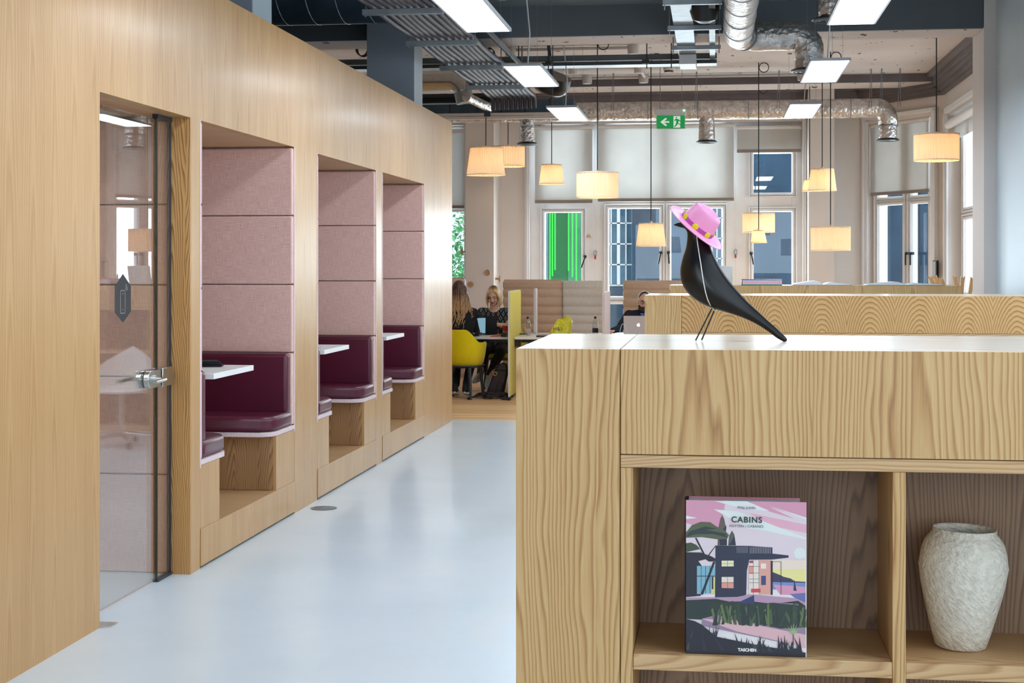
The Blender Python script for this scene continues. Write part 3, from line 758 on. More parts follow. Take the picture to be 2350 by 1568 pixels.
# trees beyond the left window
bark = pm('tree_bark', (70, 60, 50), 0.9)
t = NT('tree_leaves'); o_, x_, y_, z_ = t.coords(); nn = t.noise(o_, 3.0, 4, .7)
t.base(t.ramp(nn, [(0.3, lin((30, 92, 62))), (0.5, lin((76, 158, 92))), (0.68, lin((176, 216, 170)))])); t.p(rough=0.7); leafm = t.m
tr_ = thing('tree', 'leafy green tree outside the window beside the oak pod', 'tree', (-4.6, 25, -3))
MB().tube([(-4.6, 25, -3), (-4.65, 25, 0), (-4.5, 25.1, 2.5)], [0.2, 0.16, 0.08], 10).build('trunk', bark, tr_, smooth=True)
m = MB(); rnd = random.Random(3)
for k in range(5200):
    c_ = Vector((-4.75 + rnd.uniform(-1, 1) * .8, 25 + rnd.gauss(0, .6), 1.2 + rnd.gauss(0, .9)))
    a_ = Vector((rnd.uniform(-1, 1), rnd.uniform(-1, 1), rnd.uniform(-1, 1))).normalized(); b_ = a_.cross(Vector((rnd.uniform(-1, 1), rnd.uniform(-1, 1), 1))).normalized()
    s_ = rnd.uniform(.03, .07)
    m.add([c_ - a_ * s_, c_ + b_ * s_ * .5, c_ + a_ * s_, c_ - b_ * s_ * .5], [(0, 1, 2, 3)])
lf = m.build('foliage', leafm, tr_); lf['kind'] = 'stuff'
# ================================================================== BOOTH FURNITURE
def bench(a, face, label):
    """a: wall side y of the niche, face=-1 faces the camera (far bench), +1 faces away (near bench)"""
    r = thing('booth_bench', label, 'bench', (XW, a, 0.195), group='burgundy booth benches')
    W = 1.42
    yy = lambda d: a + face * d
    MB().box(XW - W, XW - 0.0185, yy(0.003), yy(0.39 if face < 0 else 0.30), 0.197, 0.512).build('bench_base', (M['bench_wood'] if face < 0 else M['veneer']), r)
    m = MB(); m.box(XW - 0.018, XW - 0.0004, yy(0.003), yy(0.39 if face < 0 else 0.30), 0.197, 0.511); m.build('base_end_panel', M['veneer'], r)
    dpt = 0.47
    poly = [(XW - W, yy(0.003)), (XW + 0.003, yy(0.003)), (XW + 0.003, yy(dpt - 0.10)), (XW - 0.015, yy(dpt - 0.045)), (XW - 0.075, yy(dpt)), (XW - W, yy(dpt))]
    MB().prism(poly, (0, 0, 0.512), (1, 0, 0), (0, 1, 0), (0, 0, 1), 0, 0.026).build('seat_rim', M['pink_trim'], r, bevel=0.004)
    poly2 = [(XW - W, yy(0.05)), (XW, yy(0.05)), (XW, yy(dpt - 0.10)), (XW - 0.02, yy(dpt - 0.05)), (XW - 0.075, yy(dpt - 0.006)), (XW - W, yy(dpt - 0.006))]
    MB().prism(poly2, (0, 0, 0.539), (1, 0, 0), (0, 1, 0), (0, 0, 1), 0, 0.09).build('seat_cushion', M['leather'], r, bevel=0.026, seg=4)
    MB().box(XW - W, XW - 0.010, yy(0.047), yy(0.125), 0.615, 0.978).build('back_cushion', M['leather'], r, bevel=0.022, seg=4)
    return r
nm = ['nearest to the glass door', 'in the middle booth', 'in the farthest booth']
for i, (a, c) in enumerate(NI):
    bench(c, -1, 'burgundy leather booth bench facing the camera, ' + nm[i])
    bench(a, 1, 'burgundy leather booth bench seen end on behind the left jamb, ' + nm[i])
    r = thing('booth_table', 'white booth table projecting from the wall, ' + nm[i].replace('nearest to', 'in the booth nearest to'), 'table', (XW - 0.6, a + 0.65, 0.195), group='white booth tables')
    MB().box(XW - 1.42, XW - 0.03, a + 0.30, a + 0.985, 0.918, 0.948).build('table_top', M['white'], r, bevel=0.002)
    MB().box(XW - 0.36, XW - 0.29, a + 0.60, a + 0.67, 0.1955, 0.917).build('leg', pm('dark_green_steel_%d' % i, (38, 58, 60), 0.4, 0.2), r, bevel=0.004)
p = PY(464, 836, NI[0][0] + 0.55)
b = MB(); o_ = Vector((-2.78, 8.12, 0.949))
for k in range(3):
    b.obox(o_ + Vector((0, 0, 0.011 * k)), (math.cos(.2 + k * .12), math.sin(.2 + k * .12), 0), (-math.sin(.2 + k * .12), math.cos(.2 + k * .12), 0), (0, 0, 1), -0.10, 0.09 - k * .012, -0.05, 0.05, 0, 0.0105)
tag(b.build('glove_pair', M['blackmatt'], bevel=0.004), 'folded black gloves lying on the nearest booth table', 'gloves')
p = PZ(743, 1167, 0.0)
r = thing('floor_outlet', 'round grey floor outlet cover set in the pale floor', 'floor outlet', (p.x, p.y, 0.0))
MB().lathe([(0.0, 0.0005), (0.078, 0.0005), (0.082, 0.003), (0.072, 0.0045), (0.0, 0.0045)], p, 40).build('cover_ring', M['galv'], r, smooth=True)
MB().lathe([(0.0, 0.0047), (0.062, 0.0047), (0.060, 0.006), (0.0, 0.006)], p, 36).build('outlet_lid', pm('grey_lid', (120, 124, 126), 0.5), r, smooth=True)

# ================================================================== COUNTERS
ZTOPC = CAMZ - 0.163
def counter(y0, x1, label, crown, front_z=(1.13,)):
    x0, y1 = -0.392, y0 + 0.675
    r = thing('shelf_counter', label, 'shelf unit', (x0, y0, 0), group='oak shelf counters')
    zt = ZTOPC
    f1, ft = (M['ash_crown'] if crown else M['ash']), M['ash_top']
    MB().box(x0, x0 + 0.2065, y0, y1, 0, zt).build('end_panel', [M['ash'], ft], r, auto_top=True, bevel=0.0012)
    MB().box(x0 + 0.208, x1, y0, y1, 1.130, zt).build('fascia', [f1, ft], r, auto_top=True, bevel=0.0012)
    # inner carcass, open shelves on both long sides
    xa = x0 + 0.208; m = MB()
    m.box(xa, x1, y0 + 0.001, y1 - 0.001, 1.104, 1.1285)
    m.build('carcass_top', [M['ash_edge'], M['ash_edge']], r, bevel=0.001)
    MB().box(xa, xa + 0.024, y0 + 0.002, y1 - 0.002, 0, 1.1035).build('side_panel', [M['ash'], M['ash_edge']], r, auto_top=True, bevel=0.001)
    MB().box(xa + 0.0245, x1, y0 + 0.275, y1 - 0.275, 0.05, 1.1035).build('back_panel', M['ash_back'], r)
    k = 0; xx = 0.340
    edges = [xa + 0.0245]
    while xx < x1 - 0.1:
        MB().box(xx, xx + 0.025, y0 + 0.002, y1 - 0.002, 0.0, 1.1035).build('divider', [M['ash'], M['ash_edge']], r, auto_top=True, bevel=0.001)
        edges += [xx, xx + 0.025]; xx += 0.525
    edges.append(x1)
    if x1 < 2.2: MB().box(x1 - 0.0, x1 + 0.024, y0, y1, 0, zt).build('side_panel', [M['ash'], ft], r, auto_top=True, bevel=0.001)
    for i in range(0, len(edges), 2):
        for z_ in (0.705, 0.34):
            MB().box(edges[i] + 0.0004, edges[i + 1] - 0.0004, y0 + 0.003, y1 - 0.003, z_, z_ + 0.031).build('shelf', M['ash_edge'], r, bevel=0.001)
    MB().box(xa + .0245, x1, y0 + 0.02, y1 - 0.02, 0, 0.05).build('plinth', M['ash_edge'], r)
    return r
counter(3.01, 2.34, 'oak veneered open shelf counter in the foreground, carrying the black bird', False)
counter(8.66, 2.34, 'second oak shelf counter, with arched grain, behind the foreground one', True)
counter(13.33, 2.05, 'farthest and shortest oak shelf counter, with open books on top', False)

# ---- book in the foreground shelf
Yb = 3.03; bx0, bx1, bz0, bz1 = -0.060, 0.178, 0.7365, 1.039
r = thing('cabins_book', 'large illustrated book standing upright on the front counter shelf, pink and navy cover', 'book', (0.06, Yb + .03, bz0))
MB().box(bx0 + .004, bx1, Yb, Yb + 0.003, bz0, bz1).build('front_cover', pm('cover_board', (232, 226, 228), 0.35), r)
MB().box(bx0 + 0.004, bx1 - 0.010, Yb + 0.052, Yb + 0.055, bz0, bz1).build('back_cover', pm('cover_board_back', (200, 130, 150), 0.4), r)
m = MB()
for k in range(9):
    yy = Yb + 0.0035 + k * 0.0054
    m.box(bx0 + 0.006, bx1 - 0.006 - k * .0008, yy, yy + 0.005, bz0 + 0.002, bz1 - 0.004 - .0005 * (k % 2))
m.build('page_block', pm('book_pages', (206, 208, 216), 0.8), r)
pts = [(bx0 + 0.006, Yb)] + [(bx0 - 0.002 * math.sin(k * math.pi / 6) + .003, Yb + 0.055 * k / 6) for k in range(1, 6)] + [(bx0 + 0.006, Yb + 0.055), (bx0 + 0.009, Yb + 0.05), (bx0 + 0.009, Yb + 0.004)]
MB().prism(pts, (0, 0, bz0), (1, 0, 0), (0, 1, 0), (0, 0, 1), 0, bz1 - bz0).build('spine', pm('spine_navy', (36, 40, 62), 0.4), r)
def cu(x, y):  # zoom-px on cover -> world x,z
    u = (x - 165) / 1015.0; top = 140 + 22 * u; v = (y - top) / (1418 + 42 * u - top)
    return (bx0 + .004 + u * (bx1 - bx0 - .004), bz1 - v * (bz1 - bz0))
CV = {}
def cc(rgb):
    k = rgb
    if k not in CV: CV[k] = pm('print_%d_%d_%d' % rgb, rgb, 0.35, var=0.0)
    return CV[k]
layers = []
L = layers.append
P_ = (214, 150, 176); W_c = (222, 228, 226); NAVY = (36, 42, 66); DK = (28, 28, 44); OL = (82, 92, 66); OL2 = (58, 72, 54); LIL = (150, 128, 152); ROSE = (218, 176, 182)
L(((222, 206, 214), [(165, 140), (1180, 160), (1172, 830), (165, 960)]))
L((P_, [(165, 140), (500, 148), (470, 330), (420, 420), (165, 330)]))
L((P_, [(600, 150), (1180, 162), (1180, 300), (870, 200), (1080, 300), (860, 235)]))
L(((226, 170, 190), [(700, 250), (1180, 350), (1180, 420), (900, 360)]))
L((W_c, [(410, 150), (680, 150), (870, 232), (760, 225), (560, 190)]))
L((W_c, [(400, 218), (600, 235), (1180, 460), (1180, 475), (850, 400), (700, 380)]))
L((W_c, [(870, 190), (1180, 290), (1180, 305)]))
L((W_c, [(165, 270), (260, 290), (165, 300)]))
L(((232, 222, 150), [(880, 720), (1172, 715), (1172, 830), (880, 820)]))
L(((236, 216, 200), [(880, 640), (1172, 650), (1172, 720), (880, 725)]))
L((W_c, [(1075 + 0, 580), (1095, 548), (1130, 540), (1165, 560), (1170, 620), (1120, 635), (1085, 620)]))
L(((60, 54, 86), [(885, 740), (960, 770), (990, 785), (1050, 800), (1080, 822), (1172, 828), (1172, 836), (880, 836)]))
L(((120, 140, 196), [(880, 828), (1172, 836), (1172, 900), (880, 890)]))
L(((214, 150, 180), [(900, 850), (1172, 870), (1172, 940), (960, 935)]))
L(((104, 112, 170), [(1040, 930), (1172, 920), (1172, 1000), (1080, 960)]))
L(((40, 50, 84), [(1078, 805), (1098, 905), (1070, 900)]))
L(((96, 84, 80), [(432, 520), (440, 370), (455, 300), (472, 266), (490, 300), (505, 380), (512, 520)]))
L(((36, 40, 58), [(455, 520), (440, 440), (505, 350), (508, 380), (450, 470), (512, 420), (512, 520)]))
L(((80, 84, 76), [(522, 520), (530, 440), (555, 395), (575, 430), (588, 520)]))
L(((36, 40, 58), [(530, 520), (575, 440), (588, 520)]))
L((OL, [(167, 455), (165, 410), (215, 350), (290, 322), (370, 325), (430, 365), (480, 385), (530, 430), (515, 465), (440, 470), (300, 450)]))
L(((40, 50, 56), [(200, 400), (330, 360), (430, 380), (330, 390), (500, 420), (515, 455), (400, 425), (250, 425), (165, 450), (180, 420)]))
L((OL2, [(165, 500), (210, 495), (255, 515), (285, 550), (165, 575)]))
L((DK, [(165, 575), (290, 578), (380, 610), (450, 650), (360, 655), (330, 635), (270, 650), (300, 690), (290, 940), (165, 950)]))
L((DK, [(240, 455), (255, 455), (330, 600), (315, 605)])); L((DK, [(415, 520), (422, 520), (350, 620), (340, 615)])); L((DK, [(395, 655), (415, 655), (310, 930), (288, 930)]))
L(((126, 176, 196), [(258, 690), (412, 690), (412, 920), (258, 925)]))
for xx in (292, 330, 366): L((DK, [(xx, 690), (xx + 4, 690), (xx + 4, 922), (xx, 922)]))
L((DK, [(258, 772), (412, 772), (412, 778), (258, 778)])); L(((226, 206, 120), [(384, 785), (410, 785), (410, 922), (380, 922)])); L((DK, [(384, 780), (397, 780), (397, 885), (384, 885)]))
L((DK, [(395, 655), (415, 655), (310, 930), (288, 930)]))
L((NAVY, [(415, 520), (700, 525), (895, 538), (895, 590), (1030, 606), (1030, 624), (890, 640), (700, 640), (680, 730), (675, 930), (640, 950), (412, 955)]))
for k in range(9): L(((126, 126, 140), [(596 + k * 11, 530), (600 + k * 11, 530), (600 + k * 11, 584), (596 + k * 11, 584)]))
for k in range(13): L(((150, 146, 156), [(706 + k * 14, 534), (711 + k * 14, 534), (711 + k * 14, 588), (706 + k * 14, 588)]))
for k in range(12): L(((50, 58, 84), [(425 + k * 21, 600), (428 + k * 21, 600), (428 + k * 21, 940), (425 + k * 21, 940)]))
L(((232, 226, 186), [(467, 647), (569, 647), (569, 695), (467, 695)])); L(((232, 214, 200), [(467, 783), (568, 783), (568, 830), (467, 828)])); L(((224, 152, 140), [(467, 830), (568, 832), (568, 878), (467, 875)]))
for (a_, b_, c_, d_) in ((516, 647, 519, 695), (467, 670, 569, 672), (516, 783, 519, 878), (467, 828, 568, 831)): L((NAVY, [(a_, b_), (c_, b_), (c_, d_), (a_, d_)]))
L(((232, 216, 206), [(698, 645), (785, 645), (785, 930), (698, 930)])); L(((150, 70, 110), [(700, 648), (732, 648), (732, 668), (700, 668)])); L(((226, 150, 130), [(698, 690), (732, 690), (732, 760), (698, 760)]))
for xx in (732, 780): L((NAVY, [(xx, 645), (xx + 3, 645), (xx + 3, 930), (xx, 930)]))
for yy in (695, 750, 800, 830): L((NAVY, [(698, yy), (785, yy), (785, yy + 3), (698, yy + 3)]))
L(((222, 160, 148), [(785, 645), (884, 648), (884, 932), (785, 930)])); L(((238, 222, 214), [(798, 672), (842, 672), (842, 715), (798, 715)])); L(((60, 70, 120), [(800, 775), (840, 775), (840, 852), (800, 852)]))
L(((206, 70, 80), [(715, 882), (795, 882), (795, 914), (715, 914)])); L((DK, [(880, 650), (897, 650), (897, 935), (880, 935)]))
L((NAVY, [(897, 655), (968, 655), (968, 658), (897, 658)])); L((NAVY, [(965, 655), (969, 655), (969, 930), (965, 930)]))
L(((180, 144, 170), [(165, 955), (600, 950), (700, 930), (1090, 965), (1172, 1000), (1172, 1040), (165, 1040)]))
L(((34, 48, 48), [(165, 975), (420, 965), (540, 990), (700, 985), (900, 1010), (1110, 985), (1172, 1030), (1172, 1200), (165, 1130)]))
L(((46, 56, 104), [(600, 1000), (740, 935), (745, 1010), (700, 1040)]))
L((LIL, [(300, 1130), (520, 1075), (700, 1030), (900, 1000), (1100, 1010), (1172, 1060), (1172, 1380), (820, 1300), (300, 1190)]))
L((ROSE, [(300, 1130), (600, 1150), (900, 1215), (1172, 1270), (1172, 1385), (900, 1310), (600, 1240)]))
L(((38, 54, 46), [(375, 1010), (560, 985), (700, 1012), (900, 1000), (1172, 1030), (1172, 1210), (960, 1218), (740, 1168), (515, 1128), (395, 1085)]))
rnd = random.Random(5)
for k in range(60):
    x_ = 390 + rnd.random() * 790; y_ = 1190 - rnd.random() * 30 + (x_ - 400) * .03; h_ = 90 + rnd.random() * 110; ln = rnd.uniform(-55, 55)
    L((rnd.choice([(50, 66, 52), (72, 92, 60), (34, 46, 48), (96, 114, 70)]), [(x_ - 12, y_), (x_ + 12, y_), (x_ + ln + 6, y_ - h_), (x_ + ln - 10, y_ - h_ + 14)]))
L((DK, [(165, 1130), (240, 1150), (300, 1180), (420, 1280), (800, 1360), (1172, 1420), (1172, 1460), (165, 1420)]))
for k in range(46):
    x_ = 175 + rnd.random() * 960; y_ = min(1425 + (x_ - 165) * .04, 1455); h_ = (250 if x_ < 560 else 170) * (0.6 + rnd.random() * .6); ln = rnd.uniform(-70, 70)
    L((rnd.choice([DK, DK, DK, (40, 44, 60), (58, 70, 70)]), [(x_ - 14, y_ - 40), (x_ + 14, y_ - 40), (x_ + ln, y_ - h_)]))
for ln in (-75, -50, -22, 5, 32, 58, 76): L(((150, 176, 128), [(1060, 1265), (1078, 1265), (1068 + ln, 1165 + abs(ln) * .5)]))
L((NAVY, [(1066, 1265), (1072, 1265), (1072, 1380), (1066, 1380)])); L((DK, [(1040, 1380), (1135, 1388), (1120, 1452), (1052, 1450)]))
b = MB(); mats = []; ci = {}
for i, (c_, poly) in enumerate(layers):
    if c_ not in ci: ci[c_] = len(mats); mats.append(cc(c_))
    b.mat(ci[c_]); pp = [cu(x_, y_) for x_, y_ in poly]
    pp = [(min(max(x_, bx0 + .004), bx1), min(max(z_, bz0 + .0005), bz1)) for x_, z_ in pp]
    b.add([(x_, Yb - 0.00015 - i * 0.000012, z_) for x_, z_ in pp], [tuple(range(len(pp)))])
cv = b.build('cover_illustration', mats, r)
ink = cc((34, 34, 46))
def ct(nm_, s_, x_, y_, px_h, col, bold=0, sp=1.0):
    q = cu(x_, y_); sz = px_h / 1290 * (bz1 - bz0) / 0.70
    text_mesh(nm_, s_, sz, col, r, (q[0], Yb - 0.0028, q[1]), (1, 0, 0), (0, 0, 1), 0.0001, bold, spacing=sp)
ct('title_text', 'CABINS', 678, 327, 47, ink, 0.0004, 1.15)
ct('subtitle_text', 'HÜTTEN / CABANES', 676, 368, 20, ink, 0, 1.1)
ct('author_text', 'Philip Jodidio', 678, 213, 20, ink)
ct('publisher_text', 'TASCHEN', 682, 1404, 24, cc((238, 238, 238)), 0.0004)

# ---- vase
vp = (0.489, 3.155)
r0_ = [(0.0, 0.0), (0.044, 0.0), (0.050, 0.004), (0.058, 0.030), (0.066, 0.060), (0.075, 0.095), (0.083, 0.130), (0.0868, 0.158), (0.088, 0.163), (0.0868, 0.168), (0.0862, 0.172), (0.084, 0.190), (0.078, 0.210), (0.068, 0.224), (0.063, 0.229), (0.0625, 0.238), (0.0605, 0.2385), (0.059, 0.230), (0.062, 0.222), (0.072, 0.205), (0.078, 0.18), (0.078, 0.13), (0.06, 0.05), (0.04, 0.012), (0.0, 0.012)]
m = MB().lathe([(a + 0.0, h) for a, h in r0_], (0, 0, 0), 72)
t = NT('rough_papier_mache'); o_, x_, y_, z_ = t.coords(); nn = t.noise(o_, 70.0, 4, 0.6); n2 = t.noise(t.xyz(t.math('ADD', x_, t.math('MULTIPLY', z_, .6)), y_, z_), 110.0, 2)
t.base(t.ramp(nn, [(0.3, lin((196, 190, 176))), (0.7, lin((222, 217, 204)))])); t.p(rough=0.85)
t.bump(t.math('ADD', nn, n2), 1.0, 0.004)
v = m.build('textured_vase', t.m, smooth='all'); v.location = (vp[0], vp[1], 0.7365); v.rotation_euler = (0, math.radians(2), 0)
tag(v, 'cream rough textured vase with a raised ridge, in the front counter opening', 'vase')

# ================================================================== BIRD AND HAT
BY = PY(1700, 783, 0) if False else None
tb = 0.163 * FPX / 170.0
def birdpt(zx, zy, yoff=0.0):
    px, py = 1500 + zx / 4.126, 440 + zy / 4.126
    q = PY(px, py, BYY); q.y += yoff; return q
BYY = 3.36
ST = [((190, 312), (190, 316), 2), ((225, 298), (215, 326), 10), ((262, 289), (250, 338), 18), ((300, 272), (290, 348), 30), ((350, 240), (312, 375), 50), ((425, 262), (318, 430), 62), ((488, 380), (306, 525), 74),
      ((532, 510), (272, 635), 102), ((578, 612), (252, 748), 132), ((640, 728), (266, 858), 148), ((708, 830), (318, 955), 148), ((780, 920), (420, 1042), 132), ((850, 1000), (540, 1098), 110),
      ((930, 1082), (680, 1142), 84), ((1010, 1155), (830, 1190), 62), ((1090, 1230), (965, 1250), 46), ((1160, 1290), (1080, 1322), 36), ((1215, 1343), (1160, 1382), 31), ((1250, 1376), (1208, 1410), 25), ((1264, 1398), (1236, 1424), 12), ((1262, 1412), (1250, 1422), 3)]
def cr(p0, p1, p2, p3, t):
    return 0.5 * ((2 * p1) + (-p0 + p2) * t + (2 * p0 - 5 * p1 + 4 * p2 - p3) * t * t + (-p0 + 3 * p1 - 3 * p2 + p3) * t ** 3)
SS = []
n = len(ST); vec = [Vector((s[0][0], s[0][1], s[1][0])).to_tuple() + (s[1][1], s[2]) for s in ST]
for i in range(n - 1):
    for k in range(4):
        g = lambda j: vec[min(max(j, 0), n - 1)]
        SS.append([cr(g(i - 1)[q], g(i)[q], g(i + 1)[q], g(i + 2)[q], k / 4) for q in range(5)])
SS.append(list(vec[-1]))
PXM = BYY / CS / FPX * 1.0
rs = []
scale_w = (BYY / ray(1640, 700).y) / FPX / 4.126
for s in SS:
    tp, bt = birdpt(s[0], s[1]), birdpt(s[2], s[3]); c_ = (tp + bt) / 2; up = (tp - bt) / 2; wv = max(s[4], 0.5) * scale_w
    ring = []
    for k in range(40):
        an = 2 * math.pi * k / 40; cy, sy = math.cos(an), math.sin(an)
        # slightly keeled section: flatter flank above the wing ridge
        e = 1.0 - 0.10 * max(0, sy) * abs(cy) * 2
        ring.append(c_ + up * sy * 1.0 + Vector((0, 1, 0)) * (cy * wv * e))
    rs.append(ring)
rt = thing('bird_sculpture', 'glossy black wooden bird sculpture on wire legs standing on the front counter', 'sculpture', (birdpt(430, 1400).x, BYY, ZTOPC))
m = MB(); m.rings(rs); m.build('body', M['bird'], rt, smooth='all')
for sgn, (a_, c_) in ((-1, ((552, 1105), (398, 1403))), (1, ((580, 1112), (455, 1400)))):
    pa = birdpt(*a_, yoff=0.012 * sgn); pc = birdpt(*c_, yoff=0.012 * sgn); pc.z = ZTOPC + 0.0018
    MB().tube([pa, pc], 0.0016, 8).build('leg', M['cable'], rt, smooth=True)
# tail rests on the top
def surf_y(zx, zy):
    best = None
    for s in SS:
        tx, ty, bx_, by_ = s[0], s[1], s[2], s[3]; vx, vy = tx - bx_, ty - by_; L2 = vx * vx + vy * vy + 1e-9
        f = ((zx - bx_) * vx + (zy - by_) * vy) / L2; dx = bx_ + f * vx - zx; dy = by_ + f * vy - zy; dd = dx * dx + dy * dy
        if best is None or dd < best[0]: best = (dd, f, s[4])
    f = min(max(best[1] * 2 - 1, -0.999), 0.999)
    return -best[2] * scale_w * math.sqrt(1 - f * f)
h = thing('pink_hat', 'pink brimmed hat with a purple band and yellow dots, worn by the black bird', 'hat', tuple(birdpt(402, 338)))
m = MB(); pts = []
sp_ = [(405, 400), (412, 450), (420, 510), (432, 590), (447, 680), (460, 770), (474, 860), (492, 950), (512, 1020), (535, 1070), (558, 1104), (585, 1133)]
for (a_, c_) in sp_: pts.append(birdpt(a_, c_, surf_y(a_, c_) - 0.0012 if c_ < 1110 else -0.004))
m.tube(pts, 0.0011, 8)
m.build('chin_string', pm('white_string', (222, 222, 224), 0.6), h, smooth=True)
hc = birdpt(402, 338); hs = (BYY / ray(1600, 520).y) / FPX / 4.126
hn = Vector((0.649, -0.26, 0.761)).normalized()
pk = pm('pink_lacquered_card', (226, 146, 190), 0.45, var=0.04); pp_ = pm('purple_band', (168, 58, 142), 0.45)
ux = Vector((0.761, 0, -0.649)); uy = hn.cross(ux).normalized()
R = 312 * hs
prof = [(0.0, 198), (60, 200), (110, 198), (138, 188), (150, 165), (160, 120), (172, 60), (180, 6), (200, 0), (250, -4), (300, -2), (314, 4), (312, 8), (300, 3), (250, 2), (200, 5), (186, 12)]
# crown with centre dent
rs = []
for (rr, hh) in [(6, 172), (40, 176), (80, 192), (118, 202), (140, 192), (150, 165), (160, 120), (170, 60), (178, 8), (205, 0), (255, -5), (300, 0), (314, 6), (312, 12), (298, 6), (255, 1), (205, 6), (172, 12), (160, 60), (150, 120), (138, 165), (100, 180), (6, 166)]:
    ring = []
    for k in range(64):
        an = 2 * math.pi * k / 64; ca, sa = math.cos(an), math.sin(an)
        el = 1.0 if rr > 190 else 1.0
        hx = hh - (10 * math.cos(2 * an) if 30 < rr < 130 and hh > 150 else 0)
        curl = (rr > 190) * 10 * (ca * ca) * (rr - 190) / 120
        ring.append(hc + (ux * ca * rr + uy * sa * rr * (0.86 if rr > 190 else 0.8)) * hs + hn * (hx - curl) * hs)
    rs.append(ring)
MB().rings(rs, True, True).build('crown_and_brim', pk, h, smooth='all')
rs = []
for (rr, hh) in [(176, 14), (179.5, 14), (173, 52), (170, 52)]:
    rs.append([hc + (ux * math.cos(2 * math.pi * k / 64) * rr + uy * math.sin(2 * math.pi * k / 64) * rr * .8) * hs * 1.012 + hn * hh * hs for k in range(64)])
MB().rings(rs, False, False, closed=True).build('hat_band', pp_, h, smooth=True)
yd = pm('yellow_felt_dot', (204, 196, 40), 0.8)
for k, an in enumerate((-150, -200, -250, -300, -350, -100, -50)):
    an = math.radians(an + 8); c_ = hc + (ux * math.cos(an) + uy * math.sin(an) * .8) * 179 * hs + hn * 34 * hs
    out = (ux * math.cos(an) * .8 + uy * math.sin(an)).normalized(); u_, v_ = basis(out)
    rot = Matrix((u_, v_, out)).transposed()
    MB().ball(c_, (32 * hs, 32 * hs, 9 * hs), 20, 10, rot).build('band_dot', yd, h, smooth='all')
# ================================================================== LED PANELS
lx = [(-1.58, -1.285), (0.69, 0.985)]
names = {0: 'left', 1: 'right'}
protoL = thing('led_panel', 'x', 'ceiling light', (0, 0, 0), group='suspended LED panels')
m = MB(); w_, l_ = 0.1475, 0.665
m.box(-w_, w_, -l_, l_, 0.004, 0.022)
for (a, c, e, f) in ((-w_, -w_ + .012, -l_, l_), (w_ - .012, w_, -l_, l_), (-w_, w_, -l_, -l_ + .012), (-w_, w_, l_ - .012, l_)): m.box(a, c, e, f, 0, 0.022)
m.build('panel_frame', M['whiteedge'], protoL, local=True)
MB().box(-w_ + .012, w_ - .012, -l_ + .012, l_ - .012, 0.0015, 0.004).build('diffuser', M['led'], protoL, local=True)
m = MB()
for sx_ in (-1, 1):
    for sy_ in (-1, 1): m.tube([(sx_ * .1, sy_ * .5, 0.02), (sx_ * .1, sy_ * .5, ZC - 3.0)], 0.0012, 5)
m.build('suspension_wires', M['wire'], protoL, local=True)
m = MB(); m.tube([(0, -0.3, .022), (0.02, -.31, .3), (-0.01, -.3, .6), (0.01, -.3, ZC - 3.0)], 0.006, 6); m.build('power_cable', M['cablew'], protoL, local=True)
far = [9.65, 12.65, 15.66, 6.65, 3.65]  # last two rows are unseen panels, added for their light
what = {9.65: 'large LED panel cut by the top edge of the photo', 12.65: 'middle LED panel', 15.66: 'farthest LED panel', 6.65: 'LED panel over the foreground, out of frame', 3.65: 'LED panel just ahead of the camera, out of frame', 0.65: 'LED panel behind the camera, out of frame'}
first = True
for yf in far:
    for j, (xa, xb) in enumerate(lx):
        lab = 'suspended white %s, %s hand row' % (what[yf], names[j])
        loc = ((xa + xb) / 2, yf - 0.665, 3.0)
        if first: protoL.location = loc; protoL['label'] = lab; first = False
        else: dup(protoL, loc, label=lab)

# ================================================================== PENDANTS
def pendant(px, ytop, ybot, dia, topd, h, wpx, label, power, coil=None):
    t_ = FPX * dia / wpx
    ct_ = PT(px, (ytop + ybot) / 2.0, t_)
    r = thing('pendant_lamp', label, 'pendant lamp', (ct_.x, ct_.y, ct_.z - h / 2), group='pleated pendant lamps')
    seg = 120
    m = MB(); m.lathe([(dia / 2, -h / 2), (topd / 2, h / 2)], ct_, seg, pleat=-0.0065); o_ = m.build('lamp_shade', M['shade'], r)
    m = MB(); m.lathe([(dia / 2 + .001, -h / 2 - .002), (dia / 2 + .001, -h / 2 + .006), (dia / 2 - .004, -h / 2 + .006), (dia / 2 - .004, -h / 2 - .002)], ct_, 72)
    m.lathe([(topd / 2 + .001, h / 2 - .004), (topd / 2 + .001, h / 2 + .003), (topd / 2 - .004, h / 2 + .003), (topd / 2 - .004, h / 2 - .004)], ct_, 72)
    m.build('shade_trim', pm('cream_trim', (240, 222, 190), .8) if 'ctrim' not in M else M['ctrim'], r, smooth=True)
    MB().lathe([(0.0, h / 2 - .012), (topd / 2 - .006, h / 2 - .012), (topd / 2 - .006, h / 2 - .008), (0.0, h / 2 - .008)], ct_, 72).build('top_disc', M['shade'], r)
    MB().ball(ct_, 0.022 if dia < .25 else 0.035, 16, 10).build('bulb', M['bulb'], r, smooth='all')
    m = MB().tube([ct_ + Vector((0, 0, .03)), ct_ + Vector((0, 0, h / 2 + .025))], 0.013, 12); m.build('lamp_holder', M['brass'], r, smooth=True)
    zc = ZC if coil is None else coil
    m = MB(); m.tube([ct_ + Vector((0, 0, h / 2 + .02)), Vector((ct_.x, ct_.y, zc))], 0.0055, 8)
    m.tube([Vector((ct_.x + 0.06 + .055 * math.cos(k * .5), ct_.y - .006 + .0009 * k, zc - 0.055 + .055 * math.sin(k * .5))) for k in range(38)], 0.0045, 6)
    m.build('cord', M['cable'], r, smooth=True)
    l = bpy.data.lights.new('lamp_bulb_light', 'POINT'); l.energy = power; l.color = (1.0, 0.74, 0.48); l.shadow_soft_size = 0.05
    lo = bpy.data.objects.new('lamp_bulb_light', l); lo.location = ct_ - Vector((0, 0, 0.0)); COL.objects.link(lo)
    return r
M['brass'] = pm('warm_brass', (208, 176, 120), 0.35, 0.7, var=0.02)
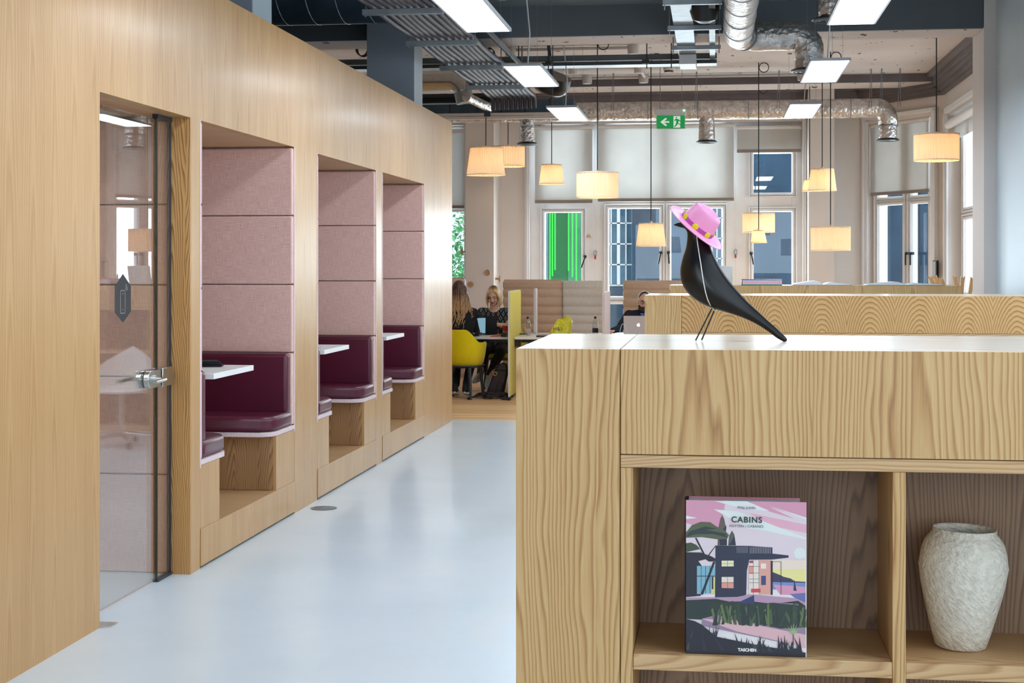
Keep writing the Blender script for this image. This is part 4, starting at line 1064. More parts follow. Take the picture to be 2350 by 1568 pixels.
M['ctrim'] = pm('cream_trim', (240, 222, 190), 0.8)
DR = (0.43, 0.43, 0.255)
PW = 5.0
pendant(1115, 340, 401, .45, .362, .318, 89.5, 'large tapered pendant lamp at the pod end, in front of a drum shade', PW * 1.1)
pendant(1166, 336, 383, *DR, 77, 'drum pendant lamp partly hidden behind the large tapered one near the oak pod', PW)
pendant(1266, 379, 422, .33, .265, .25, 58.5, 'medium tapered pendant lamp hanging above the green lit window', PW * .7)
pendant(1371, 398, 452, *DR, 96, 'whitest drum pendant lamp, hanging in front of the two widest blinds', PW)
pendant(1352, 523, 546, .19, .115, .14, 32, 'small tapered pendant lamp low between the green lit window and double casement', PW * .35)
pendant(1494, 514, 564, .33, .268, .25, 69, 'medium tapered pendant lamp just left of the hatted bird', PW * .7)
pendant(1741, 490, 533, .415, .415, .245, 74, 'drum pendant lamp behind a small tapered lamp right of the bird', PW)
pendant(1741, 529, 557, .19, .125, .142, 38, 'small tapered pendant lamp in front of a drum shade right of the bird', PW * .35)
pendant(1887, 389, 437, .33, .268, .25, 65, 'tapered pendant lamp above the drum lamp by the narrow pilaster', PW * .7)
pendant(1858, 413, 438, .19, .125, .14, 35, 'small tapered pendant lamp peeping out behind a larger tapered lamp', PW * .35)
pendant(1906, 523, 573, *DR, 90.5, 'drum pendant lamp hanging low in front of the narrow pilaster', PW)
pendant(2149, 309, 368, *DR, 102, 'drum pendant lamp at far right before the side bay window', PW)

# ================================================================== CEILING SERVICES
def fduct(pts, r, nm, label, extra=None, matk='foil', cat='duct', bands=True, wob=0.012):
    P = [Vector(p) for p in pts]
    root = thing(nm, label, cat, tuple(P[0]))
    # resample
    Q = []
    for a, c in zip(P[:-1], P[1:]):
        n_ = max(1, int((c - a).length / 0.06))
        for k in range(n_): Q.append(a.lerp(c, k / n_))
    Q.append(P[-1])
    rn = random.Random(int(abs(P[0].x) * 1000))
    rr_ = [r * (1 + rn.uniform(-wob, wob) * 2) for _ in Q]
    m = MB(); m.tube(Q, rr_, 28); m.build('duct_body', M[matk], root, smooth='all')
    if bands:
        L_ = 0; last = 0; 
        for i in range(1, len(Q)):
            L_ += (Q[i] - Q[i - 1]).length
            if L_ - last > 0.55:
                last = L_; dd = (Q[i] - Q[i - 1]).normalized(); MB().tube([Q[i] - dd * .006, Q[i] + dd * .006], r * 1.045, 28).build('joint_tape', M['galv'], root, smooth=True)
    return root
def flange(root, c, r, rc, up):
    m = MB(); m.lathe([(rc * .6, 0.0), (r * .96, 0.0), (r, 0.006), (r * .9, 0.018), (rc, 0.03), (rc, 0.01)], c, 36)
    m.build('diffuser_flange', M['charcoal'], root, smooth=True)
    m = MB()
    for k in (.35, .6, .8): m.lathe([(r * k, -0.004), (r * k + .006, 0.012)], c, 36)
    m.build('diffuser_rings', M['galv'], root)
def arc(c, a, bb, r, n=8):
    return [Vector(c) + Vector(a) * (math.cos(math.pi / 2 * k / n) * r) + Vector(bb) * (math.sin(math.pi / 2 * k / n) * r) for k in range(n + 1)]
# long duct along the windows
YD = 18.55; zD = 3.385; rD = 0.115
xe = X(2038, YD)
pts = [Vector((-4.4, YD, zD)), Vector((xe - .2, YD, zD))] + arc((xe - .14, YD, zD - .14), (0, 0, 1), (1, 0, 0), .14) + [Vector((xe, YD, 3.17))]
main = fduct(pts, rD, 'foil_duct', 'long foil wrapped air duct running under the ceiling in front of the windows')
z0_ = Zp(2038, 323, YD)
MB().tube([(xe, YD, 3.2), (xe, YD, z0_ + .02)], .105, 28).build('duct_outlet', M['foil'], main, smooth=True); flange(main, Vector((xe, YD, z0_)), .135, .1, 1)
for px_ in (1210, 1622):
    xx = X(px_, YD); m = MB(); m.tube([(xx, YD, zD), (xx, YD, zD - .14), (xx, YD, z0_ + .02)], [.085, .092, .1], 28); m.build('duct_outlet', M['foil'], main, smooth=True)
    flange(main, Vector((xx, YD, z0_)), .13, .098, 1)
for px_, dz in ((1410, 0), (1600, 0), (1788, 0), (1998, 0), (2022, 0), (2064, 0)):
    xx = X(px_, YD); m = MB()
    for dd in (-.03, .0): m.tube([(xx + dd, YD - .12, zD), (xx + dd * .3, YD - .12, ZC)], 0.004, 5)
    m.build('hanger_rod', M['wire'], main)
# upper bent duct at the beam
p0 = PT(1690, -60, 9.6); zq = PT(1690, 85, 12.9).z
xq = PT(1693, 85, 12.9).x; yq = PT(1693, 85, 12.9).y; xv = PT(1856, 100, 12.9).x
pts = [Vector((xq, 7.6, zq)), Vector((xq, yq - .24, zq))] + [Vector((xq + .2 - .2 * math.cos(a_), yq - .2 + .2 * math.sin(a_), zq)) for a_ in [math.pi / 2 * k / 6 for k in range(1, 7)]] + [Vector((xv - .16, yq, zq))] + arc((xv - .13, yq, zq - .13), (0, 0, 1), (1, 0, 0), .13) + [Vector((xv, yq, zq - .2))]
up = fduct(pts, .122, 'foil_duct', 'thick bent foil duct turning at the dark beam, above the right hand LED panels')
zd_ = Zp(1853, 165, yq)
MB().tube([(xv, yq, zq - .2), (xv, yq, zd_ + .02)], .118, 28).build('duct_outlet', M['foil'], up, smooth=True); flange(up, Vector((xv, yq, zd_)), .165, .115, 1)
p = PT(1911, 48, 11.0)
dr = fduct([Vector((p.x, p.y, ZC)), Vector((p.x, p.y, p.z + .02))], .1, 'foil_duct', 'short vertical foil duct dropping behind the top right LED panel', bands=False); flange(dr, p, .15, .1, 1)
# round spiral ducts
def spiral(p0, p1, r, nm, label, matk, rib=0.15):
    root = thing(nm, label, 'duct', tuple(p0)); p0, p1 = Vector(p0), Vector(p1)
    m = MB(); m.tube([p0, p1], r, 40); m.build('duct_body', M[matk], root, smooth=True)
    u, v = basis(p1 - p0); m = MB(); L_ = (p1 - p0).length; n_ = int(L_ / rib * 24)
    m.tube([p0.lerp(p1, k / n_) + (u * math.cos(2 * math.pi * k / 24) + v * math.sin(2 * math.pi * k / 24)) * r for k in range(n_ + 1)], .004, 5)
    m.build('spiral_seam', M['galv'], root); return root
zb = PT(640, 47, 11.6).z
spiral((-5.4, 11.5, zb + .215), (-1.9, 11.5, zb + .215), .215, 'spiral_duct', 'big dark spiral seamed air duct at the top left behind the grey conduits', 'galv_dark', .23)
p = PT(1155, -8, 10.2); spiral((p.x, p.y, 3.40), (p.x, 7.4, 3.40), .12, 'spiral_duct', 'silver spiral duct end beside the top left LED panel', 'galv', .06)
# elbow pipe behind the column
YQ = 16.6; a_ = PY(930, 190, YQ); c_ = PY(1040, 192, YQ); z_ = a_.z
pts = [Vector((a_.x - .6, YQ, z_)), Vector((c_.x - .05, YQ, z_))] + [Vector((c_.x - .05 + .16 * math.sin(q), YQ + .0 , z_ - .16 + .16 * math.cos(q))) for q in [math.pi / 2 * k / 8 for k in range(1, 8)]]
el = fduct(pts, .095, 'steel_elbow_duct', 'shiny steel elbow duct beside the grey column under the conduits', matk='steel', bands=False, wob=0)
MB().tube([pts[-1] + Vector((0, 0, .02)), pts[-1] + Vector((.03, 0, -.1))], .1, 28).build('duct_collar', M['galv'], el, smooth=True)
# conduit bundle
root = thing('conduit_bundle', 'bundle of grey flexible conduits laid side by side on hanging steel bars', 'conduit', (-2.2, 12, 3.33))
for k in range(10):
    xx = -2.385 + k * .052; rn = random.Random(k); pts = []
    yend = 16.35 - k * .02
    yy = 5.5
    while yy < yend:
        ph = (yy - 9.0) / 1.52; sag = -.012 * abs(math.sin(math.pi * ph)); pts.append(Vector((xx + .008 * math.sin(yy * 1.7 + k) - (.012 * abs(math.sin(math.pi * ph)) if k == 0 else 0), yy, 3.345 + sag))); yy += .19
    pts += [Vector((xx, yend, 3.33)), Vector((xx, yend + .06, 3.30)), Vector((xx, yend + .07, 3.2))]
    MB().tube(pts, .0255, 10).build('flexible_conduit', M['flex'], root, smooth='all')
for yb in (9.0, 10.52, 12.04, 13.56, 15.08):
    m = MB().box(-2.46, -1.88, yb - .02, yb + .02, 3.272, 3.312); m.box(-2.455, -1.885, yb - .006, yb + .006, 3.268, 3.30)
    bo = m.build('support_bar', M['galv'], root, bevel=.002)
    m = MB(); m.tube([(-2.44, yb, 3.26), (-2.44, yb, ZC - .004 if abs(yb - 13.56) > .3 else 3.6)], .005, 6); m.tube([(-1.90, yb, 3.26), (-1.90, yb, ZC - .004 if abs(yb - 13.56) > .3 else 3.6)], .005, 6); m.build('threaded_rod', M['wire'], bo)
# horizontal cable trunking and its light strip
Yt = 14.75; zt_ = Zp(1300, 134, Yt); xa, xb = X(945, Yt), X(1645, Yt)
root = thing('cable_trunking', 'long grey cable trunking hung across the room below the ceiling', 'cable tray', ((xa + xb) / 2, Yt, zt_))
MB().box(xa - 1.2, xb, Yt, Yt + .06, zt_ - .025, zt_ + .028).build('trunking_body', M['tray'], root, bevel=.003)
MB().box(xa - 1.2, xb, Yt - .1, Yt + .18, zt_ - .075, zt_ - .068).build('tray_base', M['galv'], root)
MB().box(xa - 1.2, xb, Yt - .105, Yt - .1, zt_ - .085, zt_ - .05).build('tray_lip', M['charcoal'], root)
for px_ in (1192, 1260, 1270, 1485, 1541): MB().tube([(X(px_, Yt), Yt - .06, zt_ - .12), (X(px_, Yt), Yt - .06, ZC - .002)], .006, 6).build('hanger_rod', M['charcoal'], root)
for px_ in (1263, 1483):
    xx = X(px_, Yt); m = MB().box(xx - .035, xx + .035, Yt - .13, Yt - .1, zt_ - .08, zt_ - .045); m.build('hanger_clamp', M['black'], root)
# ladder trays running front to back
root = thing('ladder_tray', 'galvanised cable tray with cross brackets in front of the dark beam', 'cable tray', (-.24, 13, 3.5))
zt2 = zt_ - .03
MB().box(-.335, -.175, 9.6, 14.7, zt2 - .004, zt2).box(-.335, -.331, 9.6, 14.7, zt2, zt2 + .05).box(-.179, -.175, 9.6, 14.7, zt2, zt2 + .05).build('tray_base', M['galv'], root)
MB().box(-.045, .005, 9.6, 14.9, zt2 - .004, zt2 + .04).build('narrow_trunking', M['galv'], root)
for py_ in (108, 62, 3):
    q = PZ(1600, py_, zt2 - .02)
    m = MB().box(-.385, .055, q.y - .02, q.y + .02, zt2 - .045, zt2 - .006); m.tube([(-.37, q.y, zt2 - .08), (-.37, q.y, 3.565 if 13.6 < q.y < 14.2 else ZC - .004)], .006, 6); m.tube([(.04, q.y, zt2 - .08), (.04, q.y, 3.565 if 13.6 < q.y < 14.2 else ZC - .004)], .006, 6)
    m.build('cross_bracket', M['galv'], root, bevel=.002)
q = PZ(1583, 128, zt2 - .01)
MB().box(-.33, -.17, q.y - .1, q.y + .3, zt2 - .1, zt2 - .006).build('junction_box', M['whiteedge'], root, bevel=.006)
# strut going away from the viewer, left of the middle LED panel
q0, q1 = PZ(1100, 46, 3.45), PZ(1200, 150, 3.45)
root = thing('steel_strut', 'slim steel strut running away beside the left LED panels', 'cable tray', tuple(q1))
MB().box(q0.x - .02, q0.x + .0, q0.y, q1.y, 3.43, 3.47).build('channel', M['galv'], root); MB().box(q0.x - .05, q0.x - .035, q0.y, q1.y, 3.45, 3.47).build('cable_run', M['cable'], root)
MB().tube([(q1.x - .01, q1.y, 3.43), (q1.x - .01, q1.y, ZC)], .006, 6).build('threaded_rod', M['wire'], root)
# black bowl fittings
def bowl(c, r, h, ax, label):
    root = thing('speaker_pod', label, 'ceiling fitting', tuple(c)); ax = Vector(ax).normalized()
    m = MB(); m.lathe([(r * .98, h), (r, h * .55), (r * .93, h * .25), (r * .72, .06 * h), (r * .35, 0), (.001, 0)], c, 40, axis=ax); m.lathe([(.001, h * .98), (r * .98, h)], c, 40, axis=ax)
    m.build('pod_shell', M['black'], root, smooth=True)
    MB().tube([Vector(c) + ax * h * .8, Vector((c[0], c[1], ZC))], .018, 10).build('stem', M['charcoal'], root, smooth=True)
    for s_ in (-1, 1):
        u, v = basis(ax); e = Vector(c) + u * r * s_ + ax * h * .6; MB().box(e.x - .012, e.x + .012, e.y - .02, e.y + .02, e.z - .03, e.z + .03).build('side_clip', M['charcoal'], root)
    return root
bowl(tuple(PT(1258, 214, 15.9)), .20, .2, (.35, -.35, 1), 'black bowl shaped fitting behind the middle left LED panel')
bowl(tuple(PT(1617, 52, 11.9)), .135, .5, (0.0, -.35, 1), 'black rounded fitting at the top beside the thick foil duct')
# rectangular steel duct and covers at the back left
Yk = 18.0
root = thing('rectangular_duct', 'dark rectangular steel duct high at the back left above the pod end', 'duct', (X(1140, Yk), Yk, Zp(1140, 250, Yk)))
m = MB()
xs = [X(p_, Yk) for p_ in (940, 1033, 1095, 1150, 1205, 1262, 1318)]
for a_, c_ in zip(xs[:-1], xs[1:]): m.box(a_ + .004, c_ - .004, Yk, Yk + .35, Zp(1140, 262, Yk), Zp(1140, 229, Yk))
m.build('duct_body', M['galv_dark'], root, bevel=.004)
m = MB()
for x_ in xs[1:-1]: m.box(x_ - .01, x_ + .01, Yk - .01, Yk + .36, Zp(1140, 263, Yk), Zp(1140, 228, Yk))
m.build('duct_flanges', M['charcoal'], root)
root = thing('cable_trunking', 'pale twin cable trunking along the back, just above the pod end lamps', 'cable tray', (X(1140, 17.9), 17.9, Zp(1140, 268, 17.9)))
MB().box(X(940, 17.9), X(1290, 17.9), 17.9, 17.97, Zp(1140, 265, 17.9), Zp(1140, 259, 17.9)).build('upper_channel', M['conduitw'], root, bevel=.003)
MB().box(X(940, 17.9), X(1290, 17.9), 17.9, 17.97, Zp(1140, 273, 17.9), Zp(1140, 267, 17.9)).build('lower_channel', M['conduitw'], root, bevel=.003)
Ym = 16.9
root = thing('steel_channel_beam', 'black steel channel crossing under the ends of the grey conduits', 'beam', (X(1100, Ym), Ym, Zp(1100, 226, Ym)))
MB().box(X(900, Ym), X(1208, Ym), Ym, Ym + .12, Zp(1100, 222, Ym), Zp(1100, 214, Ym)).build('top_flange', M['charcoal'], root); MB().box(X(900, Ym), X(1208, Ym), Ym + .05, Ym + .07, Zp(1100, 234, Ym), Zp(1100, 222, Ym)).build('web', M['black'], root)
MB().box(X(900, Ym), X(1208, Ym), Ym, Ym + .12, Zp(1100, 236, Ym), Zp(1100, 233, Ym)).build('bottom_flange', M['charcoal'], root)
p0, p1 = PT(1070, 222, 16.2), PT(1122, 247, 16.8)  # short foil wrapped piece under the conduits, gives no light
root = thing('linear_spotlight', 'short slim spotlight tube angled below the conduit ends', 'spotlight', tuple(p0))
MB().tube([p0, p1], .05, 20).build('lamp_body', M['foil'], root, smooth=True); MB().tube([p0 + Vector((0, 0, .04)), Vector((p0.x, p0.y, ZC))], .005, 6).build('hanging_rod', M['wire'], root); MB().box(p1.x - .05, p1.x + .02, p1.y - .03, p1.y + .03, p1.z - .1, p1.z - .04).build('lamp_base', M['charcoal'], root)
# surface conduits
def conduit(pxs, py, label, boxes=()):
    a_, c_ = PZ(pxs[0], py, ZC - .03), PZ(pxs[1], py, ZC - .03)
    root = thing('white_conduit', label, 'conduit', tuple(a_))
    MB().tube([a_, Vector((c_.x, a_.y, ZC - .03))], .018, 10).build('conduit_pipe', M['conduitw'], root, smooth=True)
    for bx in boxes:
        q = PZ(bx, py, ZC - .03); MB().lathe([(0.0, -.07), (.055, -.07), (.06, -.04), (.06, .03)], (q.x, a_.y, ZC - .03), 20).build('junction_box', M['conduitw'], root, smooth=True)
conduit((1170, 1452), 115, 'white conduit on the ceiling just behind the big dark beam', (1172, 1455))
conduit((1316, 1470), 157, 'short white conduit on the ceiling above the exit sign area', (1316, 1468))
conduit((1304, 1840), 180, 'long thin white conduit across the ceiling before the second beam', (1348, 1478, 1837))
root = thing('white_conduit', 'white conduit running front to back on the ceiling left of the exit sign', 'conduit', tuple(PZ(1465, 150, ZC)))
a_, c_ = PZ(1465, 152, ZC - .03), PZ(1482, 182, ZC - .03); MB().tube([a_, c_], .02, 10).build('conduit_pipe', M['conduitw'], root, smooth=True)
q = PZ(1535, 155, ZC - .03); root = thing('smoke_detector', 'round white smoke detector on the ceiling above the exit sign', 'smoke detector', (q.x, q.y, ZC - .06))
MB().lathe([(0.0, -.055), (.04, -.055), (.062, -.03), (.065, 0.03)], (q.x, q.y, ZC - .03), 28).build('detector_body', M['conduitw'], root, smooth=True)
MB().lathe([(.046, -.056), (.058, -.04), (.056, -.036)], (q.x, q.y, ZC - .03), 28).build('vent_ring', M['charcoal'], root)
for (px_, py_, lab, rr_) in ((1124, 124, 'coil of black cable hanging near the grey conduits', .06), (831, 112, 'coil of black cable hanging left of the grey column', .075)):
    q = PZ(px_, py_, ZC - .1); m = MB(); m.tube([q + Vector((rr_ * .8 * math.cos(k * .4), .002 * k - .05, rr_ * math.sin(k * .4))) for k in range(64)], .005, 6); m.tube([q + Vector((0, 0, rr_)), Vector((q.x, q.y, ZC))], .004, 5)
    tag(m.build('cable_coil', M['cable'], smooth=True), lab, 'cable')
# exit sign
te = 16.8; q = PT(1539, 280, te); Ys = q.y
xl, xr = X(1507, Ys), X(1571.5, Ys); zu, zl = Zp(1539, 265, Ys), Zp(1539, 295, Ys)
root = thing('exit_sign', 'green and white emergency exit sign with a left arrow and running figure', 'exit sign', (q.x, Ys, zl))
MB().box(xl - .015, xr + .015, Ys - .03, Ys + .04, zu + .002, Zp(1539, 251, Ys)).build('sign_housing', M['whiteedge'], root, bevel=.005)
MB().box(xl - .006, xr + .006, Ys, Ys + .006, zl - .006, zu + .002).build('sign_panel', M['white'], root)
gs = NT('exit_green'); gs.base(lin((0, 132, 62))); gs.p(em=lin((0, 140, 66)), ems=0.45, rough=.4); ws = NT('exit_white'); ws.base(lin((235, 240, 235))); ws.p(em=lin((230, 240, 232)), ems=.3)
MB().box(xl, xr, Ys - .002, Ys, zl, zu).build('green_face', gs.m, root)
W_ = xr - xl; H_ = zu - zl
def sg(poly, k=0):
    m = MB(); m.prism([(xl + x_ * W_, zl + (1 - y_) * H_) for x_, y_ in poly], (0, Ys - .0025 - k * .0008, 0), (1, 0, 0), (0, 0, 1), (0, -1, 0), 0, .0006); return m
m = sg([(.13, .5), (.32, .18), (.37, .26), (.27, .44), (.45, .44), (.45, .56), (.27, .56), (.37, .74), (.32, .82)]); m.build('arrow', ws.m, root)
sg([(.60, .06), (.84, .06), (.84, .94), (.60, .94)]).build('door_shape', ws.m, root)
m = MB()
for poly in ([(.66, .28), (.72, .24), (.80, .34), (.78, .52), (.70, .50), (.69, .40)], [(.66, .28), (.70, .30), (.66, .44), (.62, .42)], [(.76, .30), (.80, .32), (.86, .46), (.82, .48)], [(.70, .48), (.78, .50), (.76, .62), (.86, .66), (.88, .76), (.84, .77), (.82, .71), (.71, .66)], [(.70, .50), (.75, .58), (.72, .78), (.64, .90), (.61, .86), (.67, .74)]):
    q_ = sg(poly, 1); m.add(q_.v, q_.f)
c0_ = []; 
for k in range(12): c0_.append((.70 + .026 * math.cos(k * math.pi / 6), .17 + .055 * math.sin(k * math.pi / 6)))
q_ = sg(c0_, 1); m.add(q_.v, q_.f); m.build('running_figure', gs.m, root)
MB().ball((X(1570, Ys), Ys - .032, Zp(1570, 254, Ys)), .008).build('indicator_light', glow('green_led', (80, 255, 150), 8.0), root)
m = MB(); m.tube([(X(1515, Ys), Ys, Zp(1539, 252, Ys)), (X(1515, Ys), Ys, ZC)], .004, 6); m.tube([(X(1565, Ys), Ys, Zp(1539, 252, Ys)), (X(1565, Ys), Ys, ZC)], .003, 6); m.build('hanging_rods', M['wire'], root)
# ================================================================== DESKS, SCREENS, SOFAS
ZD = 0.69
def desk(x0, x1, y0, y1, label):
    r = thing('desk', label, 'desk', ((x0 + x1) / 2, (y0 + y1) / 2, 0))
    MB().box(x0, x1, y0, y1, ZD - .025, ZD).build('desk_top', M['white'], r, bevel=.003)
    MB().box(x0 + .04, x1 - .04, y0 + .32, y0 + .37, ZD - .075, ZD - .026).build('frame_rail', M['charcoal'], r)
    for xx in (x0 + .12, x1 - .065):
        MB().box(xx, xx + .05, y0 + .3, y0 + .39, .03, ZD - .075).build('leg', M['charcoal'], r); MB().box(xx - .005, xx + .055, y0 + .05, y1 - .05, 0, .03).build('foot', M['charcoal'], r, bevel=.004)
    return r
desk(-3.65, -2.315, 17.32, 18.12, 'white desk where two women work, left of the yellow screen')
desk(-2.275, -1.26, 17.32, 18.6, 'white desk with bottle and yellow bag, right of the yellow screen')
desk(-1.225, 0.5, 17.32, 18.1, 'white desk carrying the silver laptop, behind the oak counters')
def screen(x, y0, y1, z0, z1, face, edge, label, foot=True):
    r = thing('desk_screen', label, 'divider screen', (x, y0, z0), group='desk divider screens')
    def rr(y0, y1, z0, z1, rad=.03, n=6):
        pts = []
        for (cy, cz, a0) in ((y1 - rad, z1 - rad, 0), (y0 + rad, z1 - rad, 90), (y0 + rad, z0 + rad, 180), (y1 - rad, z0 + rad, 270)):
            for k in range(n + 1): an = math.radians(a0 + 90 * k / n); pts.append((cy + rad * math.cos(an), cz + rad * math.sin(an)))
        return pts
    MB().prism(rr(y0 + .004, y1 - .004, z0 + .004, z1 - .004), (x, 0, 0), (0, 1, 0), (0, 0, 1), (1, 0, 0), -.014, .014).build('fabric_panel', face, r)
    MB().prism(rr(y0, y1, z0, z1), (x, 0, 0), (0, 1, 0), (0, 0, 1), (1, 0, 0), -.011, .011).build('edge_trim', edge, r)
    if foot: MB().box(x - .01, x + .01, y0 + .002, y0 + .03, 0, z0 + .02).build('foot', M['whiteedge'], r)
    return r
screen(-2.295, 17.02, 17.98, .035, 1.226, M['yellow'], M['whiteedge'], 'yellow felt divider screen with white edge standing on the floor beside the desk')
xs_ = PT(1230, 700, 18.5).x
screen(xs_, 18.25, 18.42, ZD + .001, 1.236, M['pink_trim'], M['whiteedge'], 'narrow white divider screen seen almost edge on between the bottle and yellow bag', False)
screen(-1.243, 17.15, 18.12, .035, 1.21, fabric('pale_pink_felt', (190, 166, 160), (208, 186, 180), 300, .05), M['whiteedge'], 'pale pink divider screen left of the man with the laptop')
q = PT(1186, 783, 17.5); tag(MB().box(q.x - .05, q.x + .03, 17.4, 17.5, ZD - .11, ZD - .027).build('cable_box', M['black'], bevel=.006), 'black cable box fixed under the desk edge beside the yellow screen', 'cable box')
def channel_panel(p0, p1, z0, z1, th, ch, mat, name, parent, flare=0.0):
    p0, p1 = Vector(p0), Vector(p1); u = (p1 - p0).normalized(); n = Vector((u.y, -u.x, 0)); L_ = (p1 - p0).length
    rs = []; N = int((z1 - z0) / .012)
    for i in range(N + 1):
        zz = z1 - (z1 - z0) * i / N
        ph = ((z1 - .10 - zz) / ch) % 1.0 if zz < z1 - .10 else None
        bul = (abs(math.sin(math.pi * ph)) ** .55 * .032) if ph is not None else .032 * min(1, (z1 - zz) / .02) * (1 if (z1 - .1) - zz < -.012 else .6)
        f = flare * (zz - z0)
        e = .012 * bul / .022
        ring = [p0 - u * e + n * 0.0, p0 - u * e * .5 + n * (th / 2 + bul * .5), p0 + u * .03 + n * (th / 2 + bul), p1 - u * .03 + n * (th / 2 + bul), p1 + u * e * .5 + n * (th / 2 + bul * .5), p1 + u * e,
                p1 + u * e * .5 - n * (th / 2 + bul * .5), p1 - u * .03 - n * (th / 2 + bul), p0 + u * .03 - n * (th / 2 + bul), p0 - u * e * .5 - n * (th / 2 + bul * .5)]
        rs.append([Vector((a.x, a.y, zz)) for a in ring])
    m = MB(); m.rings(rs); return m.build(name, mat, parent, smooth=50)
def sofa(pl, pr, zt, label, mats, wing=None, leftwing=None):
    r = thing('high_back_sofa', label, 'sofa', ((pl[0] + pr[0]) / 2, pl[1], 0), group='high backed sofas')
    channel_panel((pl[0], pl[1], 0), (pr[0], pr[1], 0), .12, zt, .05, .1115, mats[0], 'back_panel', r)
    if wing: channel_panel((wing[0], wing[1], 0), (wing[2], wing[3], 0), .12, zt, .05, .1115, mats[1], 'side_panel', r)
    MB().tube([(pl[0], pl[1] - .005, zt + .004), (pr[0], pr[1] - .005, zt + .004)], .011, 8).build('top_piping', M['tan'], r, smooth=True)
    MB().box(min(pl[0], pr[0]) + .06, max(pl[0], pr[0]) - .06, pl[1] + .06, pl[1] + .75, .22, .42).build('seat', mats[0], r, bevel=.04, seg=4)
    for xx in (min(pl[0], pr[0]) + .1, max(pl[0], pr[0]) - .1):
        for yy in (pl[1] + .12, pl[1] + .65): MB().tube([(xx, yy, 0), (xx, yy, .22)], .014, 10).build('leg', M['charcoal'], r, smooth=True)
    return r
ts = 19.25
a_, c_ = PT(1155, 700, ts), PT(1290, 700, ts); d_, e_ = PT(1293, 700, ts), PT(1379, 700, ts)
sofa((a_.x, 19.15), (c_.x, 19.15), 1.322, 'taupe channel stitched high back sofa behind the yellow screen', (M['tan'], M['tan_light']), (d_.x, 19.13, e_.x, 19.28))
a_, c_ = PT(1434, 700, ts), PT(1640, 700, ts)
sofa((a_.x, 19.15), (c_.x, 19.15), 1.312, 'brown channel stitched high back sofa behind the man with the laptop', (M['tan'], M['tan']))
a_, c_ = PT(985, 700, 19.2), PT(1062, 700, 19.2)
sofa((a_.x, 19.1), (c_.x, 19.1), 1.345, 'pale high back sofa behind the long haired woman at the pod end', (M['pink_trim'], M['pink_trim']))

# ---- shell chairs
def shell_chair(label):
    r = thing('shell_chair', label, 'chair', (0, 0, 0), group='yellow shell chairs')
    N, K = 49, 7
    rings = []
    for i in range(N):
        ph = math.radians(-128 + 256 * i / (N - 1)); f = abs(ph) / math.radians(128)
        s = min(1, max(0, (f - .22) / .33)); s = s * s * (3 - 2 * s)
        top = .79 * (1 - s) + .64 * s; R = .27
        ring = []
        for (dr, hz) in ((-.03, .40), (-.085, .365), (-.02, .40), (.0, .50), (.012, top - .02), (.006, top), (-.012, top), (-.022, top - .02), (-.034, .50)):
            rad = R + dr + .03 * max(0, hz - .5); ring.append(Vector((rad * math.sin(ph) * 1.0, -rad * math.cos(ph), hz)))
        rings.append(ring)
    m = MB(); m.rings(rings); m.build('shell', M['yellow'], r, smooth=55, local=True)
    MB().lathe([(0.0, .44), (.2, .44), (.235, .43), (.245, .405), (.235, .38), (0.0, .375)], (0, 0, 0), 36).build('seat_pad', M['yellow'], r, smooth=True, local=True)
    MB().lathe([(0.0, .372), (.235, .372), (.262, .385), (.262, .372), (.2, .35), (0.0, .345)], (0, 0, 0), 36).build('under_shell', M['charcoal'], r, smooth=True, local=True)
    for sx_ in (-1, 1):
        for sy_ in (-1, 1): MB().tube([(sx_ * .16, sy_ * .17, .36), (sx_ * .19, sy_ * .2, 0.0)], [.022, .014], 14).build('leg', M['charcoal'], r, smooth=True, local=True)
    return r
q = PT(1056, 800, 17.3)
ch1 = shell_chair('bright yellow shell chair with dark legs, the long haired woman sits in it'); ch1.location = (q.x, 17.18, 0); ch1.rotation_euler = (0, 0, math.radians(-12))
W1X = PT(1128, 700, 18.5).x
dup(ch1, (W1X + .09, 18.62, 0), math.radians(178), 'yellow shell chair mostly hidden under the woman facing the camera')
# white office chair behind the counters (seen as a reflection in the glass door)
r = thing('office_chair', 'white shell office chair on castors standing behind the counters, mirrored in the glass door', 'chair', (-.35, 12.2, 0))
m = MB(); rs = []
for i in range(25):
    ph = math.radians(-105 + 210 * i / 24); f = abs(ph) / math.radians(105); tp = .82 - .2 * min(1, f * 1.3)
    rs.append([Vector((-.35 + (.24 + d) * math.sin(ph), 12.2 + (.24 + d) * math.cos(ph), hz)) for d, hz in ((-.1, .46), (0.0, .48), (.03, tp), (.02, tp + .004), (-.012, .49), (-.1, .472))])
m.rings(rs); m.build('shell', M['white'], r, smooth=True)
MB().lathe([(0, .48), (.2, .48), (.22, .465), (.2, .45), (0, .45)], (-.35, 12.2, 0), 30).build('seat', M['white'], r, smooth=True)
MB().tube([(-.35, 12.2, .08), (-.35, 12.2, .45)], .025, 14).build('gas_column', M['steel'], r, smooth=True)
for k in range(5):
    an = math.radians(20 + 72 * k); e = Vector((-.35 + .3 * math.cos(an), 12.2 + .3 * math.sin(an), .075))
    l_ = MB().tube([(-.35, 12.2, .11), e], [.024, .014], 10).build('base_leg', M['steel'], r, smooth=True)
    MB().tube([e + Vector((-.012, 0, -.045)), e + Vector((.012, 0, -.045))], .028, 14).build('castor', M['black'], l_, smooth=True)

